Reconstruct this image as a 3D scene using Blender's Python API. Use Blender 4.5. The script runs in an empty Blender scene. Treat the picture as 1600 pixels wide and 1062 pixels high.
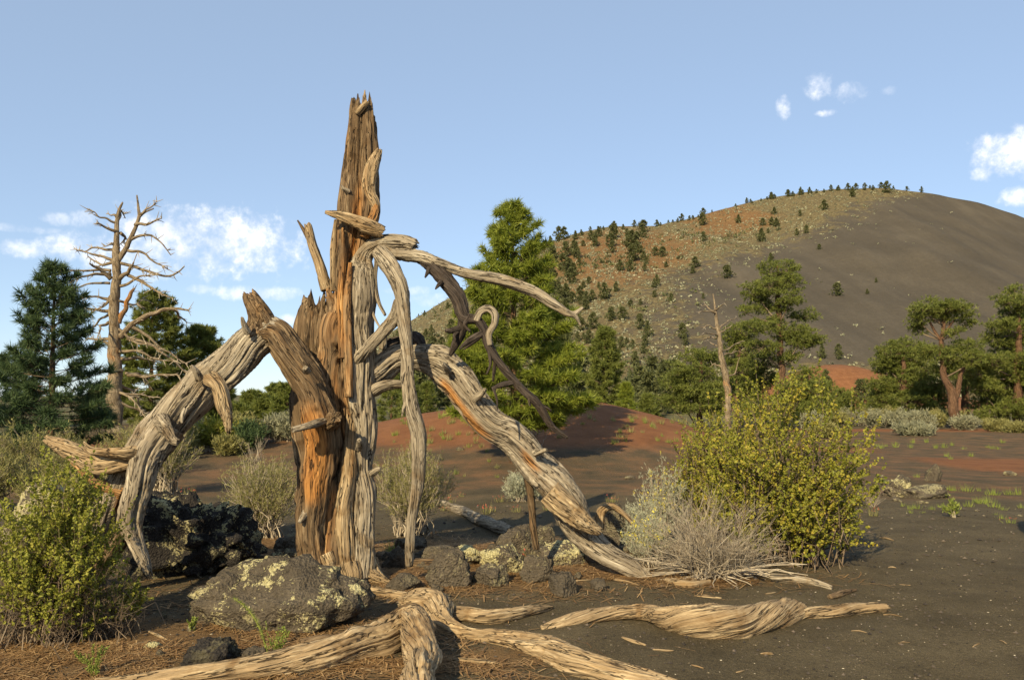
import bpy, bmesh, math
import numpy as np
from mathutils import Vector

rng = np.random.default_rng(11)
np.seterr(over='ignore')
SC = bpy.context.scene
COL = SC.collection

# ------------------------------------------------------------------ camera
F = 1333.0                       # focal length in photograph pixels (1600 wide)
CAM_Z = 1.6
PITCH = math.atan(99.0 / F)
cam_d = bpy.data.cameras.new('camera'); cam_d.sensor_width = 36.0
cam_d.lens = 36.0 * F / 1600.0; cam_d.clip_start = 0.05; cam_d.clip_end = 20000
cam = bpy.data.objects.new('camera', cam_d); COL.objects.link(cam)
cam.location = (0, 0, CAM_Z); cam.rotation_euler = (math.pi / 2 + PITCH, 0, 0)
SC.camera = cam

# ------------------------------------------------------------------ light
AZ, EL = math.radians(24.0), math.radians(30.0)      # sun behind the camera, to its left
S_DIR = Vector((-math.sin(AZ) * math.cos(EL), -math.cos(AZ) * math.cos(EL), math.sin(EL)))
sun_d = bpy.data.lights.new('sun', 'SUN'); sun_d.energy = 5.0; sun_d.angle = math.radians(0.5)
sun_d.color = (1.0, 0.84, 0.54)
sun = bpy.data.objects.new('sun', sun_d); COL.objects.link(sun)
sun.rotation_euler = S_DIR.to_track_quat('Z', 'Y').to_euler(); sun.location = (-8, -18, 14)
SC.view_settings.view_transform = 'Standard'; SC.view_settings.look = 'None'
SC.view_settings.gamma = 1.0; SC.view_settings.exposure = 0.6
SC.cycles.use_denoising = True
SC.cycles.max_bounces = 6; SC.cycles.diffuse_bounces = 3; SC.cycles.transmission_bounces = 3


class NT:
    def __init__(s, tree): s.t = tree
    def n(s, kind, ins=None, **kw):
        nd = s.t.nodes.new(kind)
        for k, v in kw.items(): setattr(nd, k, v)
        for k, v in (ins or {}).items():
            sock = nd.inputs[k]
            if hasattr(v, 'is_linked') or isinstance(v, bpy.types.NodeSocket): s.t.links.new(v, sock)
            else: sock.default_value = v
        return nd
    def m(s, op, a, b=0.0, clamp=False, c=None):
        nd = s.n('ShaderNodeMath', {0: a, 1: b}, operation=op); nd.use_clamp = clamp
        if c is not None:
            if isinstance(c, bpy.types.NodeSocket): s.t.links.new(c, nd.inputs[2])
            else: nd.inputs[2].default_value = c
        return nd.outputs[0]
    def ss(s, v, a, b):
        return s.n('ShaderNodeMapRange', {'Value': v, 'From Min': a, 'From Max': b}, interpolation_type='SMOOTHSTEP').outputs[0]
    def mix(s, f, a, b, blend='MIX'):
        nd = s.n('ShaderNodeMix', data_type='RGBA', blend_type=blend)
        for i, v in ((0, f), (6, a), (7, b)):
            if isinstance(v, bpy.types.NodeSocket): s.t.links.new(v, nd.inputs[i])
            else: nd.inputs[i].default_value = v if i == 0 else (*v, 1.0)[:4]
        return nd.outputs[2]
    def ramp(s, f, stops):
        nd = s.n('ShaderNodeValToRGB', {0: f}); cr = nd.color_ramp
        while len(cr.elements) < len(stops): cr.elements.new(0.5)
        for e, (p, c) in zip(cr.elements, stops): e.position = p; e.color = (*c, 1.0)
        return nd.outputs[0]
    def noise(s, vec, scale, detail=3.0, rough=0.55, dist=0.0):
        return s.n('ShaderNodeTexNoise', {'Vector': vec, 'Scale': scale, 'Detail': detail, 'Roughness': rough, 'Distortion': dist}).outputs[0]


# ------------------------------------------------------------------ sky
def build_world():
    w = bpy.data.worlds.new('World'); SC.world = w; w.use_nodes = True
    t = w.node_tree; t.nodes.clear(); N = NT(t)
    sky = N.n('ShaderNodeTexSky', sky_type='NISHITA'); sky.sun_disc = False
    sky.sun_elevation = EL; sky.sun_rotation = math.atan2(S_DIR.x, S_DIR.y)
    sky.altitude = 2100; sky.air_density = 1.0; sky.dust_density = 1.6; sky.ozone_density = 1.2
    d = N.n('ShaderNodeTexCoord').outputs['Generated']
    sep = N.n('ShaderNodeSeparateXYZ', {0: d})
    az = N.m('ARCTAN2', sep.outputs[0], sep.outputs[1])
    el = N.m('ARCSINE', sep.outputs[2])
    warp = N.noise(d, 22.0, 6.0, 0.62)
    fine = N.noise(d, 60.0, 5.0, 0.65)
    nz = N.m('ADD', N.m('MULTIPLY', N.m('SUBTRACT', warp, 0.5), 3.4), N.m('MULTIPLY', N.m('SUBTRACT', fine, 0.5), 2.0))
    clouds = [(330, 385, 150, 60, 1.), (250, 372, 90, 46, .9), (215, 410, 110, 40, .85), (110, 402, 55, 20, .75), (25, 403, 38, 14, .6), (78, 354, 22, 10, .4),
              (128, 354, 26, 14, .45), (395, 462, 80, 13, .55), (455, 503, 28, 10, .5), (310, 458, 30, 8, .4), (20, 372, 50, 7, .3),
              (1293, 136, 27, 24, .95), (1338, 150, 30, 17, .7), (1233, 172, 14, 19, .8), (1304, 183, 17, 6, .7), (1405, 150, 14, 8, .25),
              (1575, 255, 44, 34, 1.), (1550, 282, 20, 12, .7), (1612, 250, 40, 40, 1.), (1600, 322, 24, 16, .8), (690, 470, 60, 12, .35), (640, 455, 40, 8, .3)]
    tot = None
    for (px, py, a, b, o) in clouds:
        a0 = math.atan((px - 800) / F); e0 = PITCH + math.atan((531 - py) / F * math.cos(a0))
        u = N.m('DIVIDE', N.m('SUBTRACT', az, a0), a / F * 1.0)
        v = N.m('DIVIDE', N.m('SUBTRACT', el, e0), b / F * 1.0)
        r = N.m('ADD', N.m('MULTIPLY', u, u), N.m('MULTIPLY', v, v))
        mask = N.m('ADD', N.m('SUBTRACT', 1.0, r), nz)
        mk_ = N.m('MULTIPLY', N.ss(mask, 0.0, 1.5), N.m('MULTIPLY', N.ss(r, 2.2, 0.7), o))
        tot = mk_ if tot is None else N.m('MAXIMUM', tot, mk_)
    # scattered low cumulus right round the rest of the horizon
    far = N.m('MULTIPLY', N.ss(N.m('ABSOLUTE', az), 0.72, 0.95), N.ss(N.m('ABSOLUTE', N.m('SUBTRACT', el, 0.17)), 0.1, 0.02))
    gen = N.m('MULTIPLY', N.ss(N.noise(d, 7.0, 7.0, 0.6), 0.55, 0.68), far)
    tot = N.m('MAXIMUM', tot, N.m('MULTIPLY', gen, 0.8))
    pale = N.mix(0.40, sky.outputs[0], (4.6, 5.9, 7.6))
    shade = N.ss(fine, 0.25, 0.62)
    cc = N.mix(N.m('MULTIPLY', shade, N.ss(warp, .38, .62)), (6.4, 6.9, 7.9), (9.9, 9.7, 9.4))
    col = N.mix(tot, pale, cc)
    bg = N.n('ShaderNodeBackground', {'Color': col, 'Strength': 0.094})
    out = N.n('ShaderNodeOutputWorld', {'Surface': bg.outputs[0]})
build_world()

# ------------------------------------------------------------------ numeric helpers
def _h(ix, iy, iz):
    if 1:
        h = ix.astype(np.uint32) * np.uint32(374761393) + iy.astype(np.uint32) * np.uint32(668265263) + iz.astype(np.uint32) * np.uint32(2147483647 - 5820)
        h = (h ^ (h >> np.uint32(13))) * np.uint32(1274126177)
        h = h ^ (h >> np.uint32(16)); h = h * np.uint32(2246822519); h = h ^ (h >> np.uint32(15))
    return h.astype(np.float64) / 4294967295.0

def vn(P):
    P = np.asarray(P, float); i = np.floor(P).astype(np.int64); f = P - i; f = f * f * f * (f * (f * 6 - 15) + 10)
    r = 0
    for dx in (0, 1):
        for dy in (0, 1):
            for dz in (0, 1):
                w = (f[..., 0] if dx else 1 - f[..., 0]) * (f[..., 1] if dy else 1 - f[..., 1]) * (f[..., 2] if dz else 1 - f[..., 2])
                r = r + w * _h(i[..., 0] + dx, i[..., 1] + dy, i[..., 2] + dz)
    return r * 2 - 1

def fbm(P, o=4, g=.5):
    s = 0; a = 1.; P = np.asarray(P, float)
    for k in range(o): s = s + a * vn(P * 2.03 ** k + 17.3 * k); a *= g
    return s

def v3(x, y, z=0.): return np.stack([x, y, np.zeros_like(x) + z], -1)
def unit(v): return v / np.maximum(np.linalg.norm(v, axis=-1, keepdims=True), 1e-9)
def sm(x, a, b): t = np.clip((x - a) / (b - a), 0, 1); return t * t * (3 - 2 * t)
U = lambda a, b, n=None: rng.uniform(a, b, n)

cp, sp = math.cos(PITCH), math.sin(PITCH)
def ray(px, py):
    px = np.asarray(px, float); py = np.asarray(py, float)
    x = (px - 800) / F; y = (531 - py) / F
    Y = cp - y * sp; Z = sp + y * cp
    return np.stack([x / Y, np.ones_like(x), Z / Y], -1)      # per unit of depth along +Y
def W(px, py, d): return np.array([0, 0, CAM_Z]) + ray(px, py) * np.asarray(d, float)[..., None]
def to_px(x, y, z):
    yc = y * cp + (z - CAM_Z) * sp; zc = -y * sp + (z - CAM_Z) * cp
    return 800 + F * x / np.maximum(yc, .01), 531 - F * zc / np.maximum(yc, .01)

# ------------------------------------------------------------------ terrain
def gz(x, y):
    x = np.asarray(x, float); y = np.asarray(y, float)
    near = np.exp(-(np.abs(y - 7) / 60) ** 2)
    z = 0.05 * vn(v3(x * .45, y * .45, 3.)) * near + 0.014 * vn(v3(x * 2.1, y * 2.1, 9.)) * np.exp(-(np.abs(y - 7) / 14) ** 2)
    z = z + 0.007 * vn(v3(x * 6.3, y * 6.3, 5.)) * np.exp(-((y - 7) / 6) ** 2)
    sx = np.where(x < 1.9, 8.5, 4.6)
    z = z + 1.72 * np.exp(-((x - 1.9) / sx) ** 2 - ((y - 27) / 6.3) ** 2) * (1 + .04 * vn(v3(x * .6, y * .6)))
    z = z + 5.6 * np.exp(-((x - 41) / 12) ** 2 - ((y - 108) / 12) ** 2)
    z = z + 0.5 * sm(-x, 3, 14) * sm(y, 12, 34)
    z = z + 0.16 * np.exp(-((y - 40) / 2.2) ** 2) * sm(x, 8, 13)          # low cinder berm on the plain
    z = z + 0.034 * np.maximum(y - 75, 0) * sm(y, 75, 120)
    z = z + 0.4 * fbm(v3(x * .03, y * .03, 1.), 3) * sm(y, 40, 110)
    return z

def G(px, py):
    """where the ray through a photograph pixel meets the ground"""
    px = np.atleast_1d(np.asarray(px, float)); py = np.atleast_1d(np.asarray(py, float)); r = ray(px, py)
    ds = 3.0 * 1.03 ** np.arange(165); out = np.empty((len(px), 3))
    for c in range(0, len(px), 2000):
        q = r[c:c + 2000]; X = q[:, :1] * ds; Y = ds + 0 * X; dz = CAM_Z + q[:, 2:] * ds - gz(X, Y)
        k = np.clip(np.argmax(dz < 0, 1), 1, None); i = np.arange(len(q)); d0, d1, z0, z1 = ds[k - 1], ds[k], dz[i, k - 1], dz[i, k]
        d = d0 + (d1 - d0) * np.clip(z0 / np.where(z0 - z1 == 0, 1, z0 - z1), 0, 1); lo, hi = d0.copy(), d1.copy()
        for _ in range(6):
            e = CAM_Z + q[:, 2] * d - gz(q[:, 0] * d, d); lo = np.where(e > 0, d, lo); hi = np.where(e <= 0, d, hi); d = (lo + hi) / 2
        out[c:c + 2000] = np.stack([q[:, 0] * d, d, gz(q[:, 0] * d, d)], -1)
    return out

# ------------------------------------------------------------------ object helpers
def mesh_data(name, V, Fs, mat, smooth=True, attrs=None):
    V = np.ascontiguousarray(V, np.float32)
    if not isinstance(Fs, (list, tuple)): Fs = [Fs]
    Fs = [np.asarray(f, np.int32) for f in Fs if len(f)]
    me = bpy.data.meshes.new(name); me.vertices.add(len(V)); me.vertices.foreach_set('co', V.ravel())
    li = np.concatenate([f.ravel() for f in Fs]); tot = np.concatenate([np.full(len(f), f.shape[1], np.int32) for f in Fs])
    st = np.concatenate([[0], np.cumsum(tot)[:-1]]).astype(np.int32)
    me.loops.add(len(li)); me.loops.foreach_set('vertex_index', li)
    me.polygons.add(len(tot)); me.polygons.foreach_set('loop_start', st)
    me.polygons.foreach_set('use_smooth', np.full(len(tot), smooth, bool))
    for k, a in (attrs or {}).items():
        a = np.ascontiguousarray(a, np.float32)
        at = me.attributes.new(k, 'FLOAT_VECTOR' if a.ndim == 2 else 'FLOAT', 'POINT')
        at.data.foreach_set('vector' if a.ndim == 2 else 'value', a.ravel())
    me.update(calc_edges=True); me.materials.append(mat); return me

def tag(o, label=None, cat=None, group=None, kind=None):
    for k, v in (('label', label), ('category', cat), ('group', group), ('kind', kind)):
        if v: o[k] = v
    return o
def thing(name, loc, label, cat, group=None):
    o = bpy.data.objects.new(name, None); COL.objects.link(o); o.location = tuple(float(c) for c in loc)
    o.empty_display_size = .1; return tag(o, label, cat, group)
def mk(name, V, Fs, mat, parent=None, loc=None, smooth=True, attrs=None, label=None, cat=None, group=None, kind=None):
    L = np.zeros(3) if (parent is None and loc is None) else np.array(loc if parent is None else ROOT[parent.name], float)
    o = bpy.data.objects.new(name, mesh_data(name, np.asarray(V) - L, Fs, mat, smooth, attrs)); COL.objects.link(o)
    if parent is not None: o.parent = parent
    else: o.location = L
    ROOT[o.name] = L
    return tag(o, label, cat, group, kind)
ROOT = {}
def root(name, loc, label, cat, group=None):
    o = thing(name, loc, label, cat, group); ROOT[o.name] = np.array(loc, float); return o

def frames(P):
    T = unit(np.gradient(P, axis=0)); n = len(P); Nn = np.zeros_like(P)
    a = np.array([0, -1., 0]);  a = a - T[0] * a.dot(T[0])
    if np.linalg.norm(a) < .15: a = np.array([0, 0, 1.]) - T[0] * T[0][2]
    a = a / np.linalg.norm(a)
    for i in range(n):
        a = a - T[i] * a.dot(T[i]); a = a / max(np.linalg.norm(a), 1e-9); Nn[i] = a
    return T, Nn, np.cross(T, Nn)

def spline(C, n):
    C = np.asarray(C, float); k = len(C)
    if k == 2: t = np.linspace(0, 1, n)[:, None]; return C[0] * (1 - t) + C[1] * t
    s = np.concatenate([[0], np.cumsum(np.maximum(np.linalg.norm(np.diff(C[:, :3], axis=0), axis=1), 1e-4))])
    m = np.gradient(C, s, axis=0) if k > 2 else None
    q = np.linspace(0, s[-1], n); i = np.clip(np.searchsorted(s, q, 'right') - 1, 0, k - 2)
    h = (s[i + 1] - s[i])[:, None]; t = ((q - s[i]) / (s[i + 1] - s[i]))[:, None]
    return (2 * t**3 - 3 * t**2 + 1) * C[i] + (t**3 - 2 * t**2 + t) * h * m[i] + (-2 * t**3 + 3 * t**2) * C[i + 1] + (t**3 - t**2) * h * m[i + 1]

def tube_mesh(C, seg=24, step=.02, twist=1.5, rough=.10, crack=.12, jag0=0., jag1=0., prof=None, tone=None, seed=0., lump=.08, flat=1.0):
    """C: rows x,y,z,radius.  Returns V, faces, attributes."""
    C = np.asarray(C, float); L = np.linalg.norm(np.diff(C[:, :3], axis=0), axis=1).sum()
    n = int(max(8, min(420, L / step))); Q = spline(C, n); P = Q[:, :3]; R = np.maximum(Q[:, 3], .0015)
    if n > 20:
        sl = np.linspace(0, L, n); wv = np.stack([vn(np.stack([sl * 3.1 + seed * 3.3, 0 * sl + k * 7.7, 0 * sl + seed], -1)) for k in range(3)], -1); P = P + wv * (R * .22)[:, None]
    T, A, B = frames(P); s = np.concatenate([[0], np.cumsum(np.linalg.norm(np.diff(P, axis=0), axis=1))])
    th = np.linspace(0, 2 * np.pi, seg, endpoint=False); TH, S = np.meshgrid(th, s); SN = S / max(s[-1], 1e-6)
    RR = R[:, None] + 0 * TH; tt = TH + twist * S
    c, d = np.cos(tt), np.sin(tt); e = seed * 7.31 + 3.7
    fs = .5 + .5 * vn(np.stack([c * .8 + e, d * .8, S * 1.1 + e], -1))
    dsp = lump * vn(np.stack([c * 1.1 + e, d * 1.1, S * 1.6 + e], -1)) + lump * .7 * vn(np.stack([np.cos(TH) * .7 + e, np.sin(TH) * .7, S * 4.2 + e], -1))
    dsp = dsp + rough * .55 * vn(np.stack([c * 2.8 + e, d * 2.8, S * 1.9 + e], -1)) + rough * .45 * vn(np.stack([c * 7 + e, d * 7, S * 2.6], -1))
    if seg > 30: dsp = dsp + rough * .42 * vn(np.stack([c * 14 + e, d * 14, S * 4], -1)) * (.4 + fs)
    if seg > 60: dsp = dsp + rough * .30 * vn(np.stack([c * 24 + e, d * 24, S * 6], -1)) * (.3 + fs)
    if crack > 0:
        k1 = 1 - np.abs(vn(np.stack([c * 3.2 + e + 9, d * 3.2, S * .9 + e], -1)))
        k2 = 1 - np.abs(vn(np.stack([c * 7. + e + 5, d * 7., S * 1.5 + e], -1)))
        ms = sm(vn(np.stack([c * 1.4 + e, d * 1.4, S * 1.3 + e + 40], -1)), -.25, .25)
        dsp = dsp - crack * sm(k1, .88, 1.) * ms - crack * .5 * sm(k2, .86, 1.) * (1 - .6 * ms)
    pr = prof(TH, SN) if prof is not None else 1.0
    el_ = .13 * np.cos(2 * (TH + twist * .6 * S + e)) * (1 if seg > 24 else 0); kn = vn(np.stack([c * 1.8 + e + 60, d * 1.8, S * 5 + e], -1)); dsp = dsp + (lump * 1.1 * sm(kn, .45, .85) if seg > 40 else 0)
    rad = RR * pr * (1 + dsp + el_)
    if flat != 1.0: fx = flat
    else: fx = 1.0
    V = P[:, None] + A[:, None] * (np.cos(TH) * rad * fx)[..., None] + B[:, None] * (np.sin(TH) * rad)[..., None]
    for jag, end in ((jag0, 0), (jag1, 1)):
        if jag > 0:
            w = np.abs(vn(np.stack([np.cos(th) * 2.4 + e * 2 + end, np.sin(th) * 2.4, 0 * th + e], -1))) * .9 + np.abs(vn(np.stack([np.cos(th) * 8 + e + end, np.sin(th) * 8, 0 * th + 2 * e], -1))) * .6
            w = np.clip(w, 0, 1) * jag
            lim = (s[-1] - w) if end else w
            over = np.maximum(S - lim[None], 0) if end else np.maximum(lim[None] - S, 0)
            V = V - T[:, None] * (over * (1 if end else -1))[..., None]
    V = V.reshape(-1, 3); idx = np.arange(n * seg).reshape(n, seg); nx = np.roll(idx, -1, 1)
    q = np.stack([idx[:-1], nx[:-1], nx[1:], idx[1:]], -1).reshape(-1, 4)
    c0 = V[:seg].mean(0) + T[0] * jag0 * .7; c1 = V[-seg:].mean(0) - T[-1] * jag1 * .7
    V = np.vstack([V, c0, c1]); a, b = n * seg, n * seg + 1
    t0 = np.stack([np.full(seg, a), nx[0], idx[0]], -1); t1 = np.stack([np.full(seg, b), idx[-1], nx[-1]], -1)
    gr = np.stack([RR * c, RR * d, S + e * 3], -1).reshape(-1, 3); gr = np.vstack([gr, gr[0] * [0, 0, 1], gr[-1] * [0, 0, 1]])
    tn = (tone(TH, SN) if tone is not None else 0 * TH); tn = np.concatenate([np.asarray(tn + 0 * TH).ravel(), [0, 0]])
    return V, [q, np.vstack([t0, t1])], {'grain': gr, 'tone': tn}

def px_path(spec):
    """rows px,py,half width px,depth -> world rows x,y,z,r"""
    a = np.array(spec, float); P = W(a[:, 0], a[:, 1], a[:, 3]); return np.column_stack([P, a[:, 2] * a[:, 3] / F])

_cnt = [0]
def wood(name, spec, parent=None, mat=None, world=False, label=None, cat=None, group=None, loc=None, **kw):
    _cnt[0] += 1; C = np.asarray(spec, float) if world else px_path(spec)
    V, Fs, at = tube_mesh(C, seed=_cnt[0], **kw)
    return mk(name, V, Fs, mat, parent, loc if parent is None else None, True, at, label, cat, group)

def batch_tubes(P, R, sides=4):
    """P [N,K,3], R [N,K] -> V,F"""
    P = np.asarray(P, float); Nn, K = P.shape[:2]; T = unit(np.gradient(P, axis=1))
    ref = np.where(np.abs(T[..., 2:3]) > .9, np.array([1., 0, 0]), np.array([0, 0, 1.]))
    A = unit(np.cross(T, ref)); B = np.cross(T, A); th = np.arange(sides) * 2 * np.pi / sides
    V = P[:, :, None] + (A[:, :, None] * np.cos(th)[:, None] + B[:, :, None] * np.sin(th)[:, None]) * R[:, :, None, None]
    i = np.arange(Nn * K * sides).reshape(Nn, K, sides); nx = np.roll(i, -1, 2)
    f = np.stack([i[:, :-1], nx[:, :-1], nx[:, 1:], i[:, 1:]], -1).reshape(-1, 4)
    return V.reshape(-1, 3), f

def join(parts):
    Vs, Fs, off = [], {}, 0
    for V, f in parts:
        Vs.append(V)
        for g in (f if isinstance(f, (list, tuple)) else [f]):
            if len(g): Fs.setdefault(g.shape[1], []).append(np.asarray(g) + off)
        off += len(V)
    return np.vstack(Vs), [np.vstack(x) for x in Fs.values()]

def needles(O, D, L, k, w, bias=.8):
    n = len(O); r = unit(rng.normal(size=(n, k, 3))); d = unit(D[:, None] * bias + r)
    o = np.repeat(O[:, None], k, 1) + d * (L[:, None, None] * .04); tip = o + d * (L[:, None] * U(.65, 1.1, (n, k)))[..., None]
    sd = unit(np.cross(d, rng.normal(size=(n, k, 3)))) * w
    V = np.stack([o - sd, o + sd, tip], 2).reshape(-1, 3)
    f = np.arange(n * k * 3).reshape(-1, 3); sh = np.repeat(U(0, 1, n)[:, None] * .7 + U(0, .3, (n, k)), 3)
    return V, f, sh

def leaves(O, size, asp=.75, k=1):
    n = len(O); u = unit(rng.normal(size=(n, 3))); v = unit(np.cross(u, rng.normal(size=(n, 3)))); nn = np.cross(u, v)
    a = (np.asarray(size) * U(.7, 1.25, n))[:, None]
    V = np.stack([O - u * a, O - v * a * asp + nn * a * .25, O + u * a, O + v * a * asp + nn * a * .25], 1).reshape(-1, 3)
    f = np.arange(n * 4).reshape(-1, 4); return V, np.vstack([f[:, [0, 1, 2]], f[:, [0, 2, 3]]]), np.repeat(U(0, 1, n), 4)

# ------------------------------------------------------------------ materials
def new_mat(name):
    m = bpy.data.materials.new(name); m.use_nodes = True; t = m.node_tree; t.nodes.clear(); N = NT(t)
    out = N.n('ShaderNodeOutputMaterial'); return m, N, out
def attr(N, k): return N.n('ShaderNodeAttribute', attribute_name=k)
def finish(N, out, col, rough=.9, bump=None, strength=.5, dist=.01, spec=.25, transl=0.):
    ins = {'Base Color': col, 'Roughness': rough, 'Specular IOR Level': spec}
    if bump is not None: ins['Normal'] = N.n('ShaderNodeBump', {'Height': bump, 'Strength': strength, 'Distance': dist}).outputs[0]
    b = N.n('ShaderNodeBsdfPrincipled', ins).outputs[0]
    if transl:
        tr = N.n('ShaderNodeBsdfTranslucent', {'Color': col}).outputs[0]
        b = N.n('ShaderNodeMixShader', {0: transl, 1: b, 2: tr}).outputs[0]
    N.t.links.new(b, out.inputs[0])

def wood_mat(name, dark, mid, light, ora=((.15, .058, .016), (.40, .185, .052)), patch=.0):
    m, N, out = new_mat(name); g = attr(N, 'grain').outputs['Vector']
    g1 = N.n('ShaderNodeMapping', {'Vector': g, 'Scale': (38, 38, 2.6)}).outputs[0]
    g2 = N.n('ShaderNodeMapping', {'Vector': g, 'Scale': (130, 130, 7)}).outputs[0]
    g3 = N.n('ShaderNodeMapping', {'Vector': g, 'Scale': (7, 7, 1.8)}).outputs[0]
    n1 = N.noise(g1, 1.0, 5, .62, .6); n2 = N.noise(g2, 1.0, 3, .6); n3 = N.noise(g3, 1.0, 4, .6)
    g4 = N.n('ShaderNodeMapping', {'Vector': g, 'Scale': (260, 260, 9)}).outputs[0]; n4 = N.noise(g4, 1.0, 2, .6)
    f = N.m('ADD', N.m('MULTIPLY', n1, .5), N.m('ADD', N.m('MULTIPLY', n2, .34), N.m('ADD', N.m('MULTIPLY', n3, .22), N.m('MULTIPLY', n4, .12))))
    col = N.ramp(f, [(.40, dark), (.50, tuple(.72 * a_ + .28 * b_ for a_, b_ in zip(mid, dark))), (.60, mid), (.74, light)])
    st = N.noise(g, 3.2, 5, .65, .8)
    col = N.mix(N.ss(st, .50, .68), col, (.70, .62, .52), 'MULTIPLY')
    col = N.mix(N.m('MULTIPLY', N.ss(st, .46, .32), .35), col, (1.25, 1.2, 1.12), 'MULTIPLY')
    oc = N.ramp(f, [(.38, (.045, .02, .008)), (.48, ora[0]), (.66, ora[1]), (.8, (.54, .34, .14))])
    tone = attr(N, 'tone').outputs['Fac']
    tf = N.m('MULTIPLY', N.ss(N.m('ADD', tone, N.m('MULTIPLY', N.m('SUBTRACT', n3, .5), 1.6)), .25, 1.0), N.ss(tone, 0.02, .25))
    if patch: tf = N.m('MAXIMUM', tf, N.m('MULTIPLY', N.ss(n3, .56, .72), patch))
    col = N.mix(tf, col, oc)
    crk = N.m('ABSOLUTE', N.m('SUBTRACT', N.noise(N.n('ShaderNodeMapping', {'Vector': g, 'Scale': (26, 26, 1.5)}).outputs[0], 1., 3, .6, .5), .5))
    cl = N.ss(crk, .020, .004)
    col = N.mix(N.m('MULTIPLY', cl, .85), col, (.028, .018, .011))
    h = N.m('SUBTRACT', N.m('ADD', n1, N.m('MULTIPLY', n2, .35)), N.m('MULTIPLY', cl, .9))
    finish(N, out, col, .85, h, 1.0, .018, .2); return m
M = {}
M['grey'] = wood_mat('weathered_wood', (.055, .040, .026), (.265, .215, .150), (.50, .43, .32))
M['brown'] = wood_mat('brown_wood', (.03, .018, .009), (.135, .088, .047), (.33, .24, .14), patch=.3)
M['dark'] = wood_mat('charred_wood', (.016, .012, .010), (.05, .038, .03), (.13, .10, .078))
M['tan'] = wood_mat('sun_bleached_root_wood', (.06, .038, .018), (.30, .21, .115), (.55, .43, .26))
M['snag'] = wood_mat('dead_pine_wood', (.06, .042, .026), (.23, .175, .11), (.42, .34, .235))
M['bark'] = wood_mat('pine_bark', (.03, .018, .012), (.125, .07, .04), (.24, .14, .08))

def leaf_mat(name, a, b, c=None, transl=.25, rough=.6):
    m, N, out = new_mat(name); sh = attr(N, 'shade').outputs['Fac']
    st = [(0., a), (.6, b)] + ([(1., c)] if c else [])
    finish(N, out, N.ramp(sh, st), rough, None, transl=transl, spec=.3); return m
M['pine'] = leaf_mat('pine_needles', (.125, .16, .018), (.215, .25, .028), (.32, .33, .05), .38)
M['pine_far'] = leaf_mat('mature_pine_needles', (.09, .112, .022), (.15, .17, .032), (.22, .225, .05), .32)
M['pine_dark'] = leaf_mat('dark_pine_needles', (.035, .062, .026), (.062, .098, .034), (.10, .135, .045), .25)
M['pine_hill'] = leaf_mat('hill_pine_needles', (.07, .078, .03), (.11, .118, .042), (.16, .16, .06), .3)
M['currant'] = leaf_mat('currant_leaves', (.13, .15, .02), (.28, .27, .032), (.46, .34, .05), .35)
M['brush'] = leaf_mat('rabbitbrush_leaves', (.16, .15, .05), (.26, .24, .08), (.38, .34, .13), .3)
M['brush_green'] = leaf_mat('green_brush_leaves', (.15, .165, .022), (.26, .265, .035), (.38, .34, .06), .35)
M['sage'] = leaf_mat('sage_leaves', (.16, .16, .095), (.25, .245, .15), (.36, .34, .21), .2)
M['sage_grey'] = leaf_mat('grey_sage_leaves', (.24, .24, .17), (.36, .36, .25), (.46, .45, .30), .2)
M['yellow'] = leaf_mat('yellow_flowers', (.5, .42, .05), (.62, .52, .08), None, .2)
M['red'] = leaf_mat('red_flowers', (.36, .06, .04), (.50, .13, .09), None, .3)
M['green'] = leaf_mat('fresh_green_leaves', (.13, .17, .03), (.22, .26, .045), (.32, .33, .08), .3)
M['twig'] = leaf_mat('grey_twigs', (.20, .155, .105), (.34, .28, .20), (.46, .39, .29), 0., .85)
M['twig_dark'] = leaf_mat('brown_twigs', (.08, .055, .035), (.16, .115, .075), (.26, .20, .13), 0., .85)
M['litter'] = leaf_mat('fallen_needles', (.12, .062, .024), (.26, .145, .055), (.40, .26, .12), .05, .8)
M['pebble'] = leaf_mat('cinder_pebbles', (.02, .016, .013), (.07, .055, .042), (.13, .10, .075), 0., .9)
M['speck'] = leaf_mat('pale_chips', (.28, .22, .14), (.42, .35, .24), (.55, .48, .36), 0., .85)

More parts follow.
